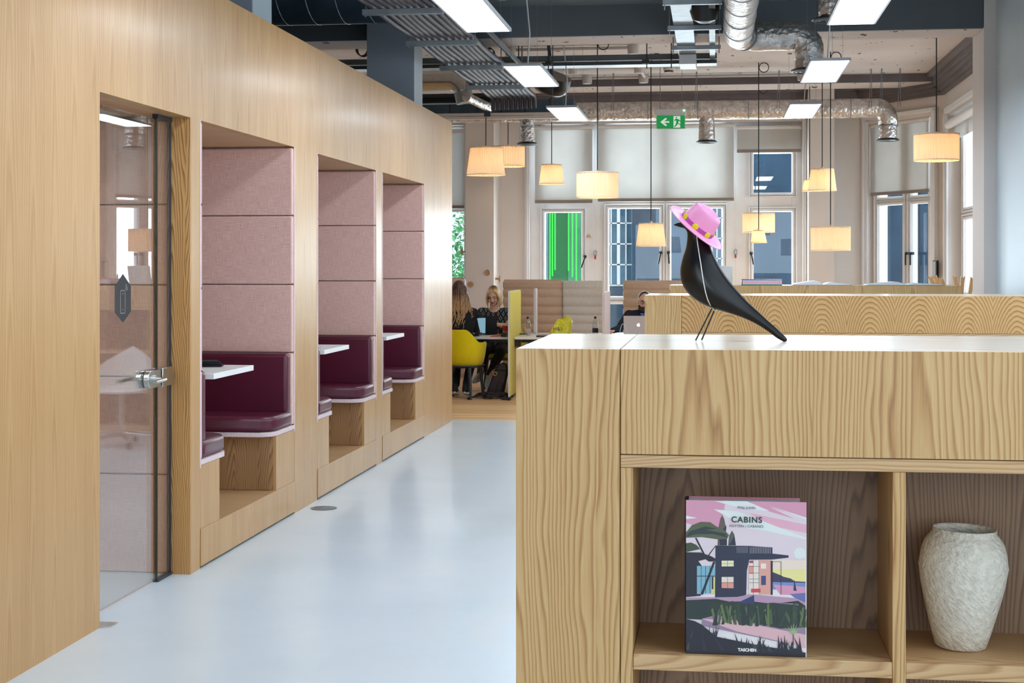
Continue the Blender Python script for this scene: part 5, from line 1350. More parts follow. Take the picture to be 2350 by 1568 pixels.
# ================================================================== PEOPLE
skin = NT('skin'); o_, x_, y_, z_ = skin.coords(); nn = skin.noise(o_, 9.0, 3)
skin.base(skin.ramp(nn, [(0.3, lin((222, 172, 148))), (0.7, lin((236, 190, 166)))])); skin.p(rough=.5); skin.b.inputs['Subsurface Weight'].default_value = 0.05; SKIN = skin.m
def hair_mat(name, dark, light, z0=None, z1=None):
    t = NT(name); o, x, y, z = t.coords()
    n_ = t.noise(t.xyz(t.math('MULTIPLY', x, 90.0), t.math('MULTIPLY', y, 90.0), t.math('MULTIPLY', z, 6.0)), 1.0, 3, .7)
    f = n_
    if z0 is not None:
        mr = t.n('ShaderNodeMapRange'); t.set(mr.inputs[0], z); mr.inputs[1].default_value = z1; mr.inputs[2].default_value = z0; mr.inputs[3].default_value = -.35; mr.inputs[4].default_value = .2
        f = t.math('ADD', n_, mr.outputs[0])
    t.base(t.ramp(f, [(.3, lin(dark)), (.65, lin(light))])); t.p(rough=.45); t.bump(n_, .5, .004); return t.m
def hand(m, w, d, nrm, side, curl=.5, s=1.0):
    """w wrist, d finger direction, nrm palm-back normal, side: +1 thumb towards d x nrm"""
    w, d, nrm = Vector(w), Vector(d).normalized(), Vector(nrm).normalized(); sd = d.cross(nrm).normalized() * side
    nrm = sd.cross(d).normalized() * side
    for k in range(4):
        o = (k - 1.5) * .019 * s
        m.cap(w + d * .012 * s + sd * o * .7, .014 * s, w + d * .078 * s + sd * o, .0115 * s, 8)
    for k, ln in enumerate((.074, .082, .076, .06)):
        o = (1.5 - k) * .0195 * s; b0 = w + d * .082 * s + sd * o; a = b0 + (d * math.cos(curl * .5) - nrm * math.sin(curl * .5)) * ln * .48 * s; c = a + (d * math.cos(curl * 1.6) - nrm * math.sin(curl * 1.6)) * ln * .45 * s
        m.chain([(b0, .0095 * s), (a, .0085 * s), (c, .0072 * s)], 8)
    t0 = w + d * .02 * s + sd * .026 * s; t1 = t0 + (d * .6 + sd * .75 - nrm * .2).normalized() * .042 * s; t2 = t1 + (d * .9 + sd * .3 - nrm * .3).normalized() * .032 * s
    m.chain([(t0, .013 * s), (t1, .0105 * s), (t2, .0085 * s)], 8)
def Rm(pitch, yaw, roll=0):
    return Matrix.Rotation(yaw, 3, 'Z') @ Matrix.Rotation(pitch, 3, 'X') @ Matrix.Rotation(roll, 3, 'Y')
def human(label, O, J, H, top, trousers, sleeve, heads, fem=True, body_s=1.0):
    """O origin, J joints (relative), H=(head centre rel, pitch, yaw); faces -Y at yaw 0"""
    O = Vector(O); g = lambda k: O + Vector(J[k])
    hc, pit, yaw, roll = H; hc = O + Vector(hc); R = Rm(pit, yaw, roll); hp = lambda x, y, z: hc + R @ Vector((x, y, z))
    sk = MB(); s = heads
    sk.ball(hc + R @ Vector((0, .012 * s, .022 * s)), (.074 * s, .092 * s, .088 * s), 24, 16, R)     # cranium
    sk.ball(hp(0, -.016 * s, -.03 * s), (.060 * s, .070 * s, .082 * s), 24, 16, R)                   # face
    sk.ball(hp(0, -.046 * s, -.092 * s), (.030 * s, .028 * s, .022 * s), 14, 10, R)                  # chin
    sk.cap(hp(0, -.084 * s, .004 * s), .008 * s, hp(0, -.101 * s, -.034 * s), .0125 * s, 10)        # nose
    for sx_ in (-1, 1):
        sk.ball(hp(.011 * s * sx_, -.092 * s, -.038 * s), .0075 * s, 8, 6)
        sk.ball(hp(.077 * s * sx_, .014 * s, -.012 * s), (.010 * s, .018 * s, .030 * s), 10, 8, R)   # ears
        sk.ball(hp(.036 * s * sx_, -.062 * s, -.032 * s), .021 * s, 10, 8)                           # cheeks
        sk.cap(hp(.012 * s * sx_, -.083 * s, .020 * s), .007 * s, hp(.044 * s * sx_, -.070 * s, .021 * s), .007 * s, 8)
    sk.cap(g('neck'), .052, hp(0, .01, -.06 * s), .048, 14)
    def torso(m, k, e, nk=0.0):
        m.chain([(g('pelvis') + Vector((-.07, 0, 0)), .115 * k + e), (g('pelvis') + Vector((.07, 0, 0)), .115 * k + e)])
        m.cap(g('pelvis'), .125 * k + e, g('waist'), .112 * k + e)
        for sx_ in (-.045, .045): m.cap(g('waist') + Vector((sx_, 0, 0)), .095 * k + e, g('chest') + Vector((sx_ * 1.6, 0, 0)), .108 * k + e)
        m.cap(g('chest') + Vector((-.07, .0, .05)), .095 * k + e, g('shl') + Vector((.035, 0, -.015)), .058 * k + e); m.cap(g('chest') + Vector((.07, .0, .05)), .095 * k + e, g('shr') + Vector((-.035, 0, -.015)), .058 * k + e)
        m.cap(g('neck') + Vector((0, .01, -.05 - nk)), .07 * k + e * .5, g('chest') + Vector((0, 0, .05)), .1 * k + e)
        for a, sg in (('shl', 0), ('shr', 0)):
            dv = (g(a) - g('neck')); dv.z = 0; m.cap(g('neck') + Vector((0, .02, -.035 - nk * .45)) + dv * (.42 if nk else 0), .05 * k + e - nk * .12, g(a) + Vector((0, 0, -.01)), .05 * k + e)
        if fem:
            for sx_ in (-1, 1): m.ball(g('chest') + Vector((.07 * sx_, -.07 * math.cos(yaw), .0)), .062 * k + e)
    torso(sk, body_s * .93, -.006)
    for q_ in 'lr':
        sk.chain([(g('sh' + q_), .047), (g('el' + q_), .037), (g('wr' + q_), .024)])
        d = Vector(J.get('hd' + q_, (0, -1, -.1))); hand(sk, g('wr' + q_), d, J.get('hn' + q_, (0, 0, 1)), (1 if q_ == 'l' else -1), J.get('curl', .6), .95)
        sk.chain([(g('hip' + q_), .075), (g('kn' + q_), .05), (g('an' + q_), .033)])
    P = sk.build('person', SKIN); bake(P, .0056, 2); tag(P, label, 'person')
    # clothes
    m = MB(); torso(m, body_s, .009, .05 if sleeve < 1 else 0.0)
    for q_ in 'lr':
        if sleeve >= 1: m.chain([(g('sh' + q_), .062), (g('el' + q_), .05), (g('el' + q_).lerp(g('wr' + q_), sleeve - 1 + .02), .036)])
        else: m.chain([(g('sh' + q_), .055), (g('sh' + q_).lerp(g('el' + q_), sleeve), .054)])
    o = m.build('shirt' if sleeve < 1 else 'jumper', top, P); bake(o, .009, 4)
    m = MB(); m.chain([(g('pelvis') + Vector((-.06, 0, 0)), .135 * body_s), (g('pelvis') + Vector((.06, 0, 0)), .135 * body_s)])
    for q_ in 'lr': m.chain([(g('hip' + q_), .088), (g('kn' + q_), .064), (g('an' + q_) + Vector((0, 0, .03)), .044)])
    o = m.build('trousers', trousers, P); bake(o, .010, 4)
    return P, hp, R, g
dk = pm('lash_dark', (40, 28, 24), .6); lipm = pm('lip_rose', (176, 98, 92), .5)
def face(P, hp, s, brow, lid=True):
    for sx_ in (-1, 1):
        m = MB(); m.tube([hp(.016 * s * sx_, -.0835 * s, -.004 * s), hp(.028 * s * sx_, -.083 * s, -.0085 * s), hp(.044 * s * sx_, -.0725 * s, -.004 * s)], [.002 * s, .0036 * s, .002 * s], 8); m.build('eye', dk, P, smooth='all')
        m = MB(); m.tube([hp(.010 * s * sx_, -.0915 * s, .018 * s), hp(.028 * s * sx_, -.087 * s, .026 * s), hp(.048 * s * sx_, -.0735 * s, .020 * s)], [.0028 * s, .004 * s, .002 * s], 8); m.build('eyebrow', brow, P, smooth='all')
    m = MB(); m.tube([hp(-.024 * s, -.076 * s, -.066 * s), hp(-.008 * s, -.0865 * s, -.062 * s), hp(.008 * s, -.0865 * s, -.062 * s), hp(.024 * s, -.076 * s, -.066 * s)], [.002 * s, .0058 * s, .0058 * s, .002 * s], 8); m.build('mouth', lipm, P, smooth='all')
# --- patterned blouse
t = NT('patterned_blouse'); o_, x_, y_, z_ = t.coords()
def dia(cx_, cz_, px_, pz_, w_, h_):
    fx = t.math('SUBTRACT', t.math('FRACT', t.math('DIVIDE', t.math('ADD', x_, cx_), px_)), .5); fz = t.math('SUBTRACT', t.math('FRACT', t.math('DIVIDE', t.math('ADD', z_, cz_), pz_)), .5)
    return t.math('ADD', t.math('MULTIPLY', t.math('ABSOLUTE', fx), px_ / w_), t.math('MULTIPLY', t.math('ABSOLUTE', fz), pz_ / h_))
d1 = dia(10.0, 10.0, .062, .105, .018, .036); d2 = dia(10.031, 10.052, .062, .105, .018, .036); d3 = dia(10.015, 10.026, .055, .0525, .007, .007)
ring = lambda d: t.math('MULTIPLY', t.math('LESS_THAN', d, 1.0), t.math('GREATER_THAN', d, .5))
c1 = t.mix(t.math('MAXIMUM', ring(d1), ring(d2)), lin((16, 16, 20)), lin((112, 140, 142))); c1 = t.mix(t.math('LESS_THAN', d3, 1.0), c1, lin((196, 70, 84)))
t.base(c1); t.p(rough=.85); blouse = t.m
navy = pm('black_knit', (17, 18, 26), .9, var=.1, vs=20, bump=.15, bs=200); denim = pm('black_denim', (14, 16, 24), .85, var=.1, vs=15); suit = pm('navy_suit_wool', (24, 28, 44), .85, var=.08, vs=15)
# ---- woman facing the camera
O1 = Vector((W1X, 18.5, 0))
J1 = dict(neck=(0, .02, 1.0), chest=(0, .05, .82), waist=(0, .07, .66), pelvis=(0, .1, .52), shl=(-.155, .04, .945), shr=(.155, .04, .945), ell=(-.225, -.1, .755), elr=(.205, -.10, .77), wrl=(-.07, -.25, .755), wrr=(.07, -.26, .80),
          hdl=(.9, -.3, -.1), hdr=(-.95, -.1, -.05), hnl=(0, -.3, 1), hnr=(0, -.8, .6), hipl=(-.085, .06, .50), hipr=(.085, .06, .50), knl=(-.06, -.32, .50), knr=(.13, -.34, .47), anl=(-.17, -.02, .14), anr=(-.05, -.08, .13), curl=.7)
P, hp, R, g = human('woman with shoulder length blonde hair in a dark patterned blouse, looking down at her laptop', O1, J1, ((0, -.03, 1.142), .38, -.06, 0), blouse, denim, .55, .98)
face(P, hp, .98, pm('brown_brow', (110, 78, 54), .7))
m = MB(); m.ball(hp(0, .028, .034), (.078, .090, .088), 24, 16, R)
for sx_ in (-1, 1):
    for j, yy in enumerate((-.052, -.03, -.005, .02, .045)):
        m.chain([(hp(.016 * sx_, yy * .8 - .008, .098 - abs(yy) * .3), .015), (hp(.056 * sx_, yy - .004, .06), .017), (hp(.079 * sx_, yy, -.01), .013), (hp(.077 * sx_, yy - .004, -.07), .012), (hp((.068 + .006 * j) * sx_, yy - .004 + .01, -.130 - .010 * (j % 2)), .006)], 8)
m.chain([(hp(-.05, .07, .0), .045), (hp(0, .085, -.08), .045), (hp(.05, .07, .0), .045)])
o = m.build('hair', hair_mat('blonde_hair', (112, 82, 54), (214, 180, 128), 1.20, 1.27), P); bake(o, .006, 2)
shoe = pm('grey_suede', (176, 184, 190), .8, var=.06, vs=30); sole = pm('white_rubber', (196, 198, 198), .6); blk = pm('black_sneaker', (22, 24, 30), .7)
def sneaker(P, heel, toe, up, mat, mats):
    heel, toe, up = Vector(heel), Vector(toe), Vector(up).normalized(); d = (toe - heel).normalized(); sd = d.cross(up).normalized(); up = sd.cross(d)
    m = MB(); m.chain([(heel + up * .035, .036), (heel.lerp(toe, .5) + up * .035, .036), (toe - d * .03 + up * .022, .032)]); m.cap(heel + up * .04, .036, heel + up * .085, .034); m.cap(heel.lerp(toe, .45) + up * .045, .03, heel + up * .08, .034)
    o = m.build('shoe', mat, P); bake(o, .006, 2)
    m = MB(); N = 24; pts = []
    for k in range(N):
        an = 2 * math.pi * k / N; a = .5 * (heel + toe) + d * math.cos(an) * ((toe - heel).length / 2 + .018) + sd * math.sin(an) * (.036 + .006 * math.cos(an)); pts.append(a)
    cx_ = sum(pts, Vector()) / N; pts = [cx_ + (q_ - cx_) * 1.1 for q_ in pts]; m.rings([[q_ - up * .006 for q_ in pts], [q_ + up * .022 for q_ in pts]]); m.build('sole', mats, o, smooth=True)
sneaker(P, O1 + Vector((-.05, -.05, .12)), O1 + Vector((-.045, -.22, .035)), (0, -.45, 1), shoe, sole)
sneaker(P, O1 + Vector((-.17, -.0, .12)), O1 + Vector((-.22, -.17, .09)), (0, -.2, 1), shoe, sole)
# ---- woman from behind
q = PT(1049, 670, 17.3); O2 = Vector((q.x, 17.22, 0))
J2 = dict(neck=(0, .0, 1.075), chest=(0, -.01, .9), waist=(0, -.03, .7), pelvis=(0, -.03, .53), shl=(.13, .0, .975), shr=(-.13, .0, .975), ell=(.165, .10, .79), elr=(-.16, .10, .79), wrl=(.16, .32, .735), wrr=(-.05, .34, .735),
          hdl=(-.3, 1, 0), hdr=(.3, 1, 0), hnl=(0, 0, 1), hnr=(0, 0, 1), hipl=(.09, .02, .5), hipr=(-.09, .02, .5), knl=(.10, .40, .49), knr=(-.10, .40, .49), anl=(.07, .06, .12), anr=(-.05, .08, .12), curl=.4)
P, hp, R, g = human('woman with long wavy brown hair seen from behind in black, sitting in the yellow chair', O2, J2, ((0.0, .01, 1.222), .12, math.pi - .15, 0), navy, denim, 1.85, 1.0)
m = MB(); m.ball(hp(0, .018, .028), (.082, .096, .094), 24, 16, R); rn = random.Random(11)
for k in range(150):
    a = rn.uniform(-1, 1); b2 = rn.uniform(0, 1); st = O2 + Vector((.078 * math.sin(a * 1.5), -.012 - .082 * math.cos(a * 1.5) * (.6 + .4 * b2), 1.30 - .07 * b2 - .03 * abs(a))); L_ = rn.uniform(.26, .47) * (1 - .12 * abs(a)); amp = rn.uniform(.003, .014); ph = rn.uniform(0, 6); clump = math.sin(a * 9) * .012
    pts = [hp(.02 * a, .03, .11)]; rr_ = [.012]
    for j in range(20):
        f = j / 19; pts.append(st + Vector((.075 * a * f + clump * f + amp * f * 1.5 * math.sin(ph + f * 13), -.035 * math.sin(min(1, f * 1.6) * 1.57) - .012 * b2 + amp * f * math.cos(ph + f * 13), -L_ * f))); rr_.append(.0115 * (1 - f * .72))
    m.tube(pts, rr_, 6)
o = m.build('hair', hair_mat('brown_balayage_hair', (84, 54, 36), (190, 150, 108), 1.02, 1.28), P, smooth='all')
sneaker(P, O2 + Vector((.07, -.03, .055)), O2 + Vector((.09, .15, .02)), (0, -.1, 1), blk, sole)
sneaker(P, O2 + Vector((-.05, -.02, .055)), O2 + Vector((-.06, .16, .02)), (0, -.1, 1), blk, sole)
# ---- man with laptop
q = PT(1479, 700, 18.35); O3 = Vector((q.x, 18.45, 0))
J3 = dict(neck=(0, .03, .97), chest=(0, .07, .80), waist=(0, .12, .62), pelvis=(0, .17, .50), shl=(-.19, .05, .915), shr=(.19, .05, .915), ell=(-.30, -.08, .755), elr=(.27, -.12, .73), wrl=(-.37, -.22, .735), wrr=(.1, -.32, .72),
          hdl=(-.35, -1, -.12), hdr=(-.3, -1, 0), hnl=(0, -.1, 1), hnr=(0, 0, 1), hipl=(-.09, .12, .48), hipr=(.09, .12, .48), knl=(-.12, -.3, .48), knr=(.12, -.3, .48), anl=(-.12, -.3, .1), anr=(.12, -.3, .1), curl=.8)
P, hp, R, g = human('bearded man with glasses in a navy jacket, half hidden behind the second counter', O3, J3, ((0, -.02, 1.085), .22, .1, 0), suit, denim, 1.95, 1.02, fem=False, body_s=1.02)
face(P, hp, 1.02, dk)
hb = hair_mat('dark_short_hair', (28, 20, 18), (52, 38, 32))
m = MB(); m.ball(hp(0, .022, .034), (.0775, .0935, .0825), 24, 16, R); o = m.build('hair', hb, P); bake(o, .006, 1)
m = MB()
for k in range(13):
    an = math.radians(-80 + 160 * k / 12); m.ball(hp(.066 * math.sin(an), -.02 - .058 * math.cos(an), -.062 - .038 * math.cos(an)), (.016, .014, .03), 10, 8, R)
m.chain([(hp(-.03, -.082, -.062), .007), (hp(0, -.093, -.054), .008), (hp(.03, -.082, -.062), .007)], 8); o = m.build('beard', hb, P); bake(o, .005, 1)
m = MB()
for sx_ in (-1, 1):
    c0 = hp(.034 * sx_, -.094, .0); ux_, uz_ = R @ Vector((1, 0, 0)), R @ Vector((0, 0, 1))
    m.tube([c0 + ux_ * .026 * math.cos(a * .5236) + uz_ * .019 * math.sin(a * .5236) for a in range(13)], .0024, 6); m.tube([hp(.060 * sx_, -.092, .006), hp(.078 * sx_, .01, .008)], .0024, 6)
m.tube([hp(-.009, -.097, .004), hp(.009, -.097, .004)], .0022, 6); m.build('glasses', M['black'], P, smooth=True)
m = MB(); m.prism([(-.05, 0), (.05, 0), (.0, -.16)], g('neck') + Vector((0, -.10, -.03)), (1, 0, 0), (0, .15, 1), (0, -1, 0), 0, .012); m.build('shirt_front', pm('blue_check_shirt', (70, 100, 160), .8), P)

# ================================================================== SMALL THINGS
def laptop(x, y, z, w, dpt, ang, lean, body, lid, label, scr=None, logo=False, front=True):
    """hinge at (x,y,z); base extends along dirn, lid rises at hinge leaning by lean"""
    r = thing('laptop', label, 'laptop', (x, y, z)); ax = Vector((math.cos(ang), math.sin(ang), 0)); ay = Vector((-math.sin(ang), math.cos(ang), 0))
    o = Vector((x, y, z)); MB().obox(o, ax, ay, (0, 0, 1), -w / 2, w / 2, 0, dpt, .001, .014).build('laptop_base', body, r, bevel=.003)
    up = (Vector((0, 0, 1)) * math.cos(lean) - ay * math.sin(lean)).normalized(); nn_ = ax.cross(up)
    MB().obox(o + Vector((0, 0, .012)), ax, up, nn_, -w / 2, w / 2, 0, dpt * .97, -.004, .004).build('laptop_lid', lid, r, bevel=.004)
    if scr: MB().obox(o + Vector((0, 0, .012)), ax, up, nn_, -w / 2 + .012, w / 2 - .012, .012, dpt * .97 - .012, -.0052, -.0045).build('display', scr, r)
    MB().obox(o, ax, ay, (0, 0, 1), -w / 2 + .02, w / 2 - .02, .03, dpt * .55, .014, .0155).build('keyboard', M['black'], r)
    if logo:
        m = MB(); c0 = o + Vector((0, 0, .012)) + up * dpt * .52 + nn_ * .0042; s = .019
        app = [(0, .62), (.25, .78), (.55, .75), (.82, .55), (.66, .3), (.64, 0), (.74, -.22), (.9, -.35), (.72, -.75), (.45, -1), (.2, -.93), (0, -.88), (-.2, -.93), (-.45, -1), (-.72, -.72), (-.9, -.3), (-.92, .2), (-.78, .58), (-.5, .78), (-.25, .76)]
        m.prism([(a * s, b * s) for a, b in app], c0, ax, up, nn_, 0, .0008); m.prism([(a * s, b * s) for a, b in ((.02, .85), (.08, 1.15), (.38, 1.4), (.36, 1.1))], c0, ax, up, nn_, 0, .0008)
        m.build('lid_logo', glow('logo_white', (255, 255, 255), .9), r)
    return r
silver = pm('silver_aluminium', (196, 186, 182), .35, .3, var=.01)
q = PT(1467, 750, 17.85); laptop(q.x, 17.72, ZD, .345, .235, 0, .1, silver, silver, 'open silver laptop with a glowing apple logo on its lid, in front of the man', None, True)
scrm = glow('laptop_screen', (150, 200, 220), .45, (60, 80, 90))
q = PT(1112, 755, 17.9); laptop(q.x, 17.86, ZD, .25, .225, math.radians(2), .12, M['black'], M['black'], 'open black laptop with its lid turned to the camera, before the blonde woman', None)
q = PT(1094, 755, 17.75); laptop(q.x - .0, 17.72, ZD, .28, .21, math.radians(180 + 66), -.02, M['charcoal'], M['black'], 'open laptop with a lit pale blue screen beside the long haired woman', scrm)
def flat(nm, px0, px1, y0, dy, h, mat, label, cat, z=ZD):
    a_, c_ = PT(px0, 770, y0 / .99).x, PT(px1, 770, y0 / .99).x
    return tag(MB().box(a_, c_, y0, y0 + dy, z + .0005, z + h).build(nm, mat, bevel=min(.003, h / 3)), label, cat)
flat('notebook', 1098, 1145, 17.55, .2, .014, pm('kraft_cover', (196, 150, 112), .7), 'tan notebook lying on the desk between the two women', 'notebook')
flat('paper_sheet', 1100, 1128, 17.42, .11, .012, pm('white_paper', (228, 222, 220), .8), 'white papers on the left desk in front of the tan notebook', 'paper')
flat('red_booklet', 1126, 1142, 17.4, .1, .010, pm('red_print', (170, 84, 90), .6), 'small dark red booklet on the left desk', 'booklet')
flat('glasses_case', 1149, 1162, 17.38, .13, .045, M['black'], 'black case on the left desk against the yellow screen', 'case')
flat('closed_laptop', 1232, 1268, 17.34, .22, .022, pm('dark_brown_shell', (60, 50, 50), .4), 'dark closed laptop on the desk edge in front of the yellow bag', 'laptop')
q = PT(1133, 772, 17.5); tag(MB().tube([(q.x - .05, 17.36, ZD + .006), (q.x + .04, 17.38, ZD + .006)], .005, 8).build('marker_pen', pm('red_white_pen', (206, 60, 70), .4)), 'red and white pen lying near the left desk front edge', 'pen')
q = PT(1160, 755, 17.75); r = thing('paper_cup', 'red and kraft takeaway cup peeping out left of the yellow screen', 'cup', (q.x, 17.6, ZD)); cxy = (q.x, 17.6, ZD)
MB().lathe([(0, .001), (.028, .001), (.034, .06)], cxy, 24).build('cup_base', pm('kraft_cup', (196, 140, 96), .7), r, smooth=True); MB().lathe([(.034, .06), (.041, .12), (0.0, .12)], cxy, 24).build('cup_sleeve', pm('red_cup', (206, 52, 44), .5), r, smooth=True); MB().lathe([(.043, .118), (.043, .126), (.036, .136), (0, .136)], cxy, 24).build('cup_lid', pm('cream_lid', (226, 208, 190), .5), r, smooth=True)
def bottle(px, yb, h, label, cap):
    q = PT(px, 750, yb / .995); r = thing('water_bottle', label, 'bottle', (q.x, yb, ZD)); c0 = (q.x, yb, ZD + .0008); k = h / .22
    MB().lathe([(0, 0), (.031, 0), (.034, .01), (.034, .07), (.0335, .075), (.034, .08), (.035, .125), (.031, .16), (.018, .185), (.012, .195), (.012, .2)], c0, 28).build('bottle_body', M['clear'], r, smooth=True)
    MB().lathe([(.0345, .03), (.035, .031), (.035, .082), (.0345, .083)], c0, 28).build('bottle_label', pm('lbl_%s' % cap, (190, 172, 172) if cap == 'w' else (30, 34, 62), .5), r, smooth=True)
    MB().lathe([(0.0, .222), (.011, .222), (.0145, .215), (.0145, .195), (0, .195)], c0, 20).build('bottle_cap', pm('navy_cap', (20, 24, 46), .4), r, smooth=True)
    if cap == 'w': MB().lathe([(0, .245), (.006, .245), (.007, .222)], c0, 12).build('sports_spout', M['clear'], r, smooth=True)
bottle(1210, 17.75, .24, 'clear water bottle with a pale label and navy sports cap, right of the yellow screen', 'w'); bottle(1367, 17.95, .22, 'clear water bottle with a navy label at the right end of the middle desk', 'n')
# yellow carrier bag
q = PT(1290, 740, 18.0); bx, by = q.x, 17.95
yb = NT('thin_yellow_plastic'); o_, x_, y_, z_ = yb.coords(); nn = yb.noise(o_, 22.0, 3); yb.base(yb.ramp(nn, [(.3, lin((228, 218, 24))), (.7, lin((246, 240, 90)))])); yb.p(rough=.3, coat=.3); yb.bump(nn, .8, .02)
sil = [(-.135, 0.0, .05), (-.145, .03, .06), (-.115, .08, .06), (-.085, .13, .045), (-.055, .19, .02)]
def bagp(f, g_):
    L_ = [(-.14, 0), (-.145, .03), (-.12, .08), (-.09, .13), (-.06, .185), (-.02, .19)]; Rr = [(.10, 0), (.105, .04), (.11, .10), (.12, .16), (.10, .19), (.07, .235)]
    k = f * 5; i = min(4, int(k)); a = k - i
    l = (L_[i][0] * (1 - a) + L_[i + 1][0] * a, L_[i][1] * (1 - a) + L_[i + 1][1] * a); r_ = (Rr[i][0] * (1 - a) + Rr[i + 1][0] * a, Rr[i][1] * (1 - a) + Rr[i + 1][1] * a); return l, r_
rs = []; rn = random.Random(4)
for i in range(22):
    f = i / 21; l, r_ = bagp(f, 0); dp = .075 * (1 - f) ** .7 + .006; ring = []
    for k in range(28):
        an = 2 * math.pi * k / 28; u = (1 - math.cos(an)) / 2; wob_ = rn.uniform(-.004, .004)
        ring.append(Vector((bx + l[0] + (r_[0] - l[0]) * u, by - dp * math.sin(an) * (1 + .25 * math.sin(7 * u + f * 5)) + wob_, ZD + .003 + l[1] + (r_[1] - l[1]) * u - .02 * f * math.sin(math.pi * min(1, u * 1.4)))))
    rs.append(ring)
r = thing('carrier_bag', 'crumpled yellow plastic carrier bag with dark lettering standing on the middle desk', 'bag', (bx, by, ZD)); m = MB(); m.rings(rs); m.build('bag_body', yb.m, r, smooth='all')
text_mesh('bag_lettering', 'M&S', .062, pm('olive_print', (84, 88, 40), .5), r, (bx - .04, by - .092, ZD + .055), (1, 0, .12), (-.12, 0, 1), .0006)
m = MB(); rn = random.Random(8); q = PT(1197, 762, 17.9); pts = [Vector((q.x - .05 + .011 * k + rn.uniform(-.01, .01), 17.85 + .03 * math.sin(k * 1.7), ZD + .008 + .012 * abs(math.sin(k * 1.3)))) for k in range(11)]; m.tube(pts, .007, 7)
tag(m.build('charging_cable', pm('teal_cord', (30, 92, 96), .5), smooth='all'), 'tangled teal cord on the desk beside the clear bottle', 'cable')
def wirec(nm, pts, label):
    m = MB(); P_ = [Vector(p) for p in pts]; out = []
    for i in range(len(P_) - 1):
        for k in range(6): out.append(Vector([cr(P_[max(i - 1, 0)][c], P_[i][c], P_[i + 1][c], P_[min(i + 2, len(P_) - 1)][c], k / 6) for c in range(3)]))
    out.append(P_[-1]); m.tube(out, .0035, 6); tag(m.build(nm, M['cablew'], smooth='all'), label, 'cable')
wirec('charging_cable', [PT(1421, 768, 17.5), PT(1426, 748, 17.5), PT(1430, 744, 17.5), PT(1436, 751, 17.5), PT(1442, 768, 17.5)], 'white charging cable looping up left of the silver laptop')
wirec('charging_cable', [PT(1345, 768, 17.7), PT(1352, 752, 17.7), PT(1363, 750, 17.7), PT(1376, 755, 17.7), PT(1388, 764, 17.7), PT(1389, 772, 17.7)], 'thin white cable arching past the navy labelled bottle')
# leather bag and scarf on the floor
q = PT(1140, 900, 17.45); r = thing('leather_bag', 'dark brown leather shoulder bag slumped against the yellow screen on the floor', 'bag', (q.x, 17.3, 0))
ax = Vector((.93, .0, .36)).normalized(); az = Vector((-.2, .12, 1)).normalized()
lb = pm('dark_oxblood_leather', (40, 26, 32), .45, var=.1, bump=.2, bs=120)
O_ = Vector((-2.50, 17.28, 0.03)); up_ = Vector((.22, .0, 1)).normalized(); sd_ = Vector((1, 0, -.22)).normalized(); yd_ = Vector((0, 1, 0))
poly = [(-.10, 0), (.10, -.0), (.09, .32), (.06, .36), (.0, .37), (-.055, .33)]
MB().prism(poly, O_, sd_, up_, yd_, 0, .11).build('bag_body', lb, r, bevel=.02, seg=3)
MB().prism([(-.06, .28), (.09, .30), (.06, .37), (-.0, .38)], O_ - yd_ * .012, sd_, up_, yd_, 0, .13).build('bag_flap', pm('black_leather', (22, 18, 20), .4), r, bevel=.01)
m = MB(); c0 = O_ + sd_ * -.04 + up_ * .24 - yd_ * .022; m.tube([c0 + sd_ * .02 * math.cos(a * .4488) + up_ * .02 * math.sin(a * .4488) for a in range(15)], .004, 8); m.build('ring_buckle', M['brass'], r, smooth=True)
MB().prism([(.0, .02), (.08, .02), (.07, .16), (.01, .16)], O_ - yd_ * .015, sd_, up_, yd_, 0, .02).build('front_pocket', lb, r, bevel=.006)
m = MB(); rn = random.Random(21)
for k in range(34):
    a, b_ = rn.uniform(0, 6.28), rn.uniform(.3, 1); c0 = Vector((-2.50 + .19 * b_ * math.cos(a), 17.17 + .11 * b_ * math.sin(a), 0)); pts = []
    for j in range(9): pts.append(c0 + Vector((.06 * math.sin(j * .9 + k), .05 * math.cos(j * 1.1 + k * 2), .012 + (1 - b_) * .06 + .02 * abs(math.sin(j * 1.3 + k)))))
    m.tube(pts, .0085, 6)
m.tube([(-2.58, 17.2, .05), (-2.66, 17.1, .03), (-2.74, 17.05, .02), (-2.76, 16.99, .012), (-2.735, 16.98, .009)], .011, 7)
m.tube([(-2.42, 17.05, .02), (-2.35, 16.93, .012), (-2.29, 16.9, .012)], .008, 7); m.ball((-2.275, 16.89, .022), .021)
t = NT('speckled_scarf_wool'); o_, x_, y_, z_ = t.coords(); nn = t.noise(o_, 160.0, 3, .7); t.base(t.ramp(nn, [(.5, lin((20, 18, 24))), (.68, lin((120, 96, 92)))])); t.p(rough=.95)
sc_ = tag(m.build('knitted_scarf', t.m, smooth='all'), 'tangled dark fringed scarf lying on the wooden floor below the leather bag', 'scarf')
# wooden wall hooks
def hook(c, n, label):
    n = Vector(n); c = Vector(c); m = MB(); m.lathe([(.012, 0), (.012, .045)], c, 16, axis=n); m.lathe([(.0, .045), (.038, .045), (.0415, .052), (.0415, .06), (.038, .066), (0, .068)], c, 32, axis=n)
    o = tag(m.build('coat_hook', M['knob'], smooth=True), label, 'coat hook', 'round oak coat hooks')
yp = Yp
hook(PY(1081, 653, yp - .001), (0, -1, 0), 'lower round oak coat hook on the pilaster face'); hook(PY(1120, 626, yp - .001), (0, -1, 0), 'upper round oak coat hook on the pilaster face')
xh = X(1133, Yp); hook((xh + .001, 20.12, Zp(1138, 640, 20.12)), (1, 0, 0), 'oak coat hook seen side on at the right edge of the pilaster')
xh = X(1068, Yp); hook((xh - .001, 20.0, Zp(1066, 578, 20.0)), (-1, 0, 0), 'oak coat hook seen side on at the left edge of the pilaster')
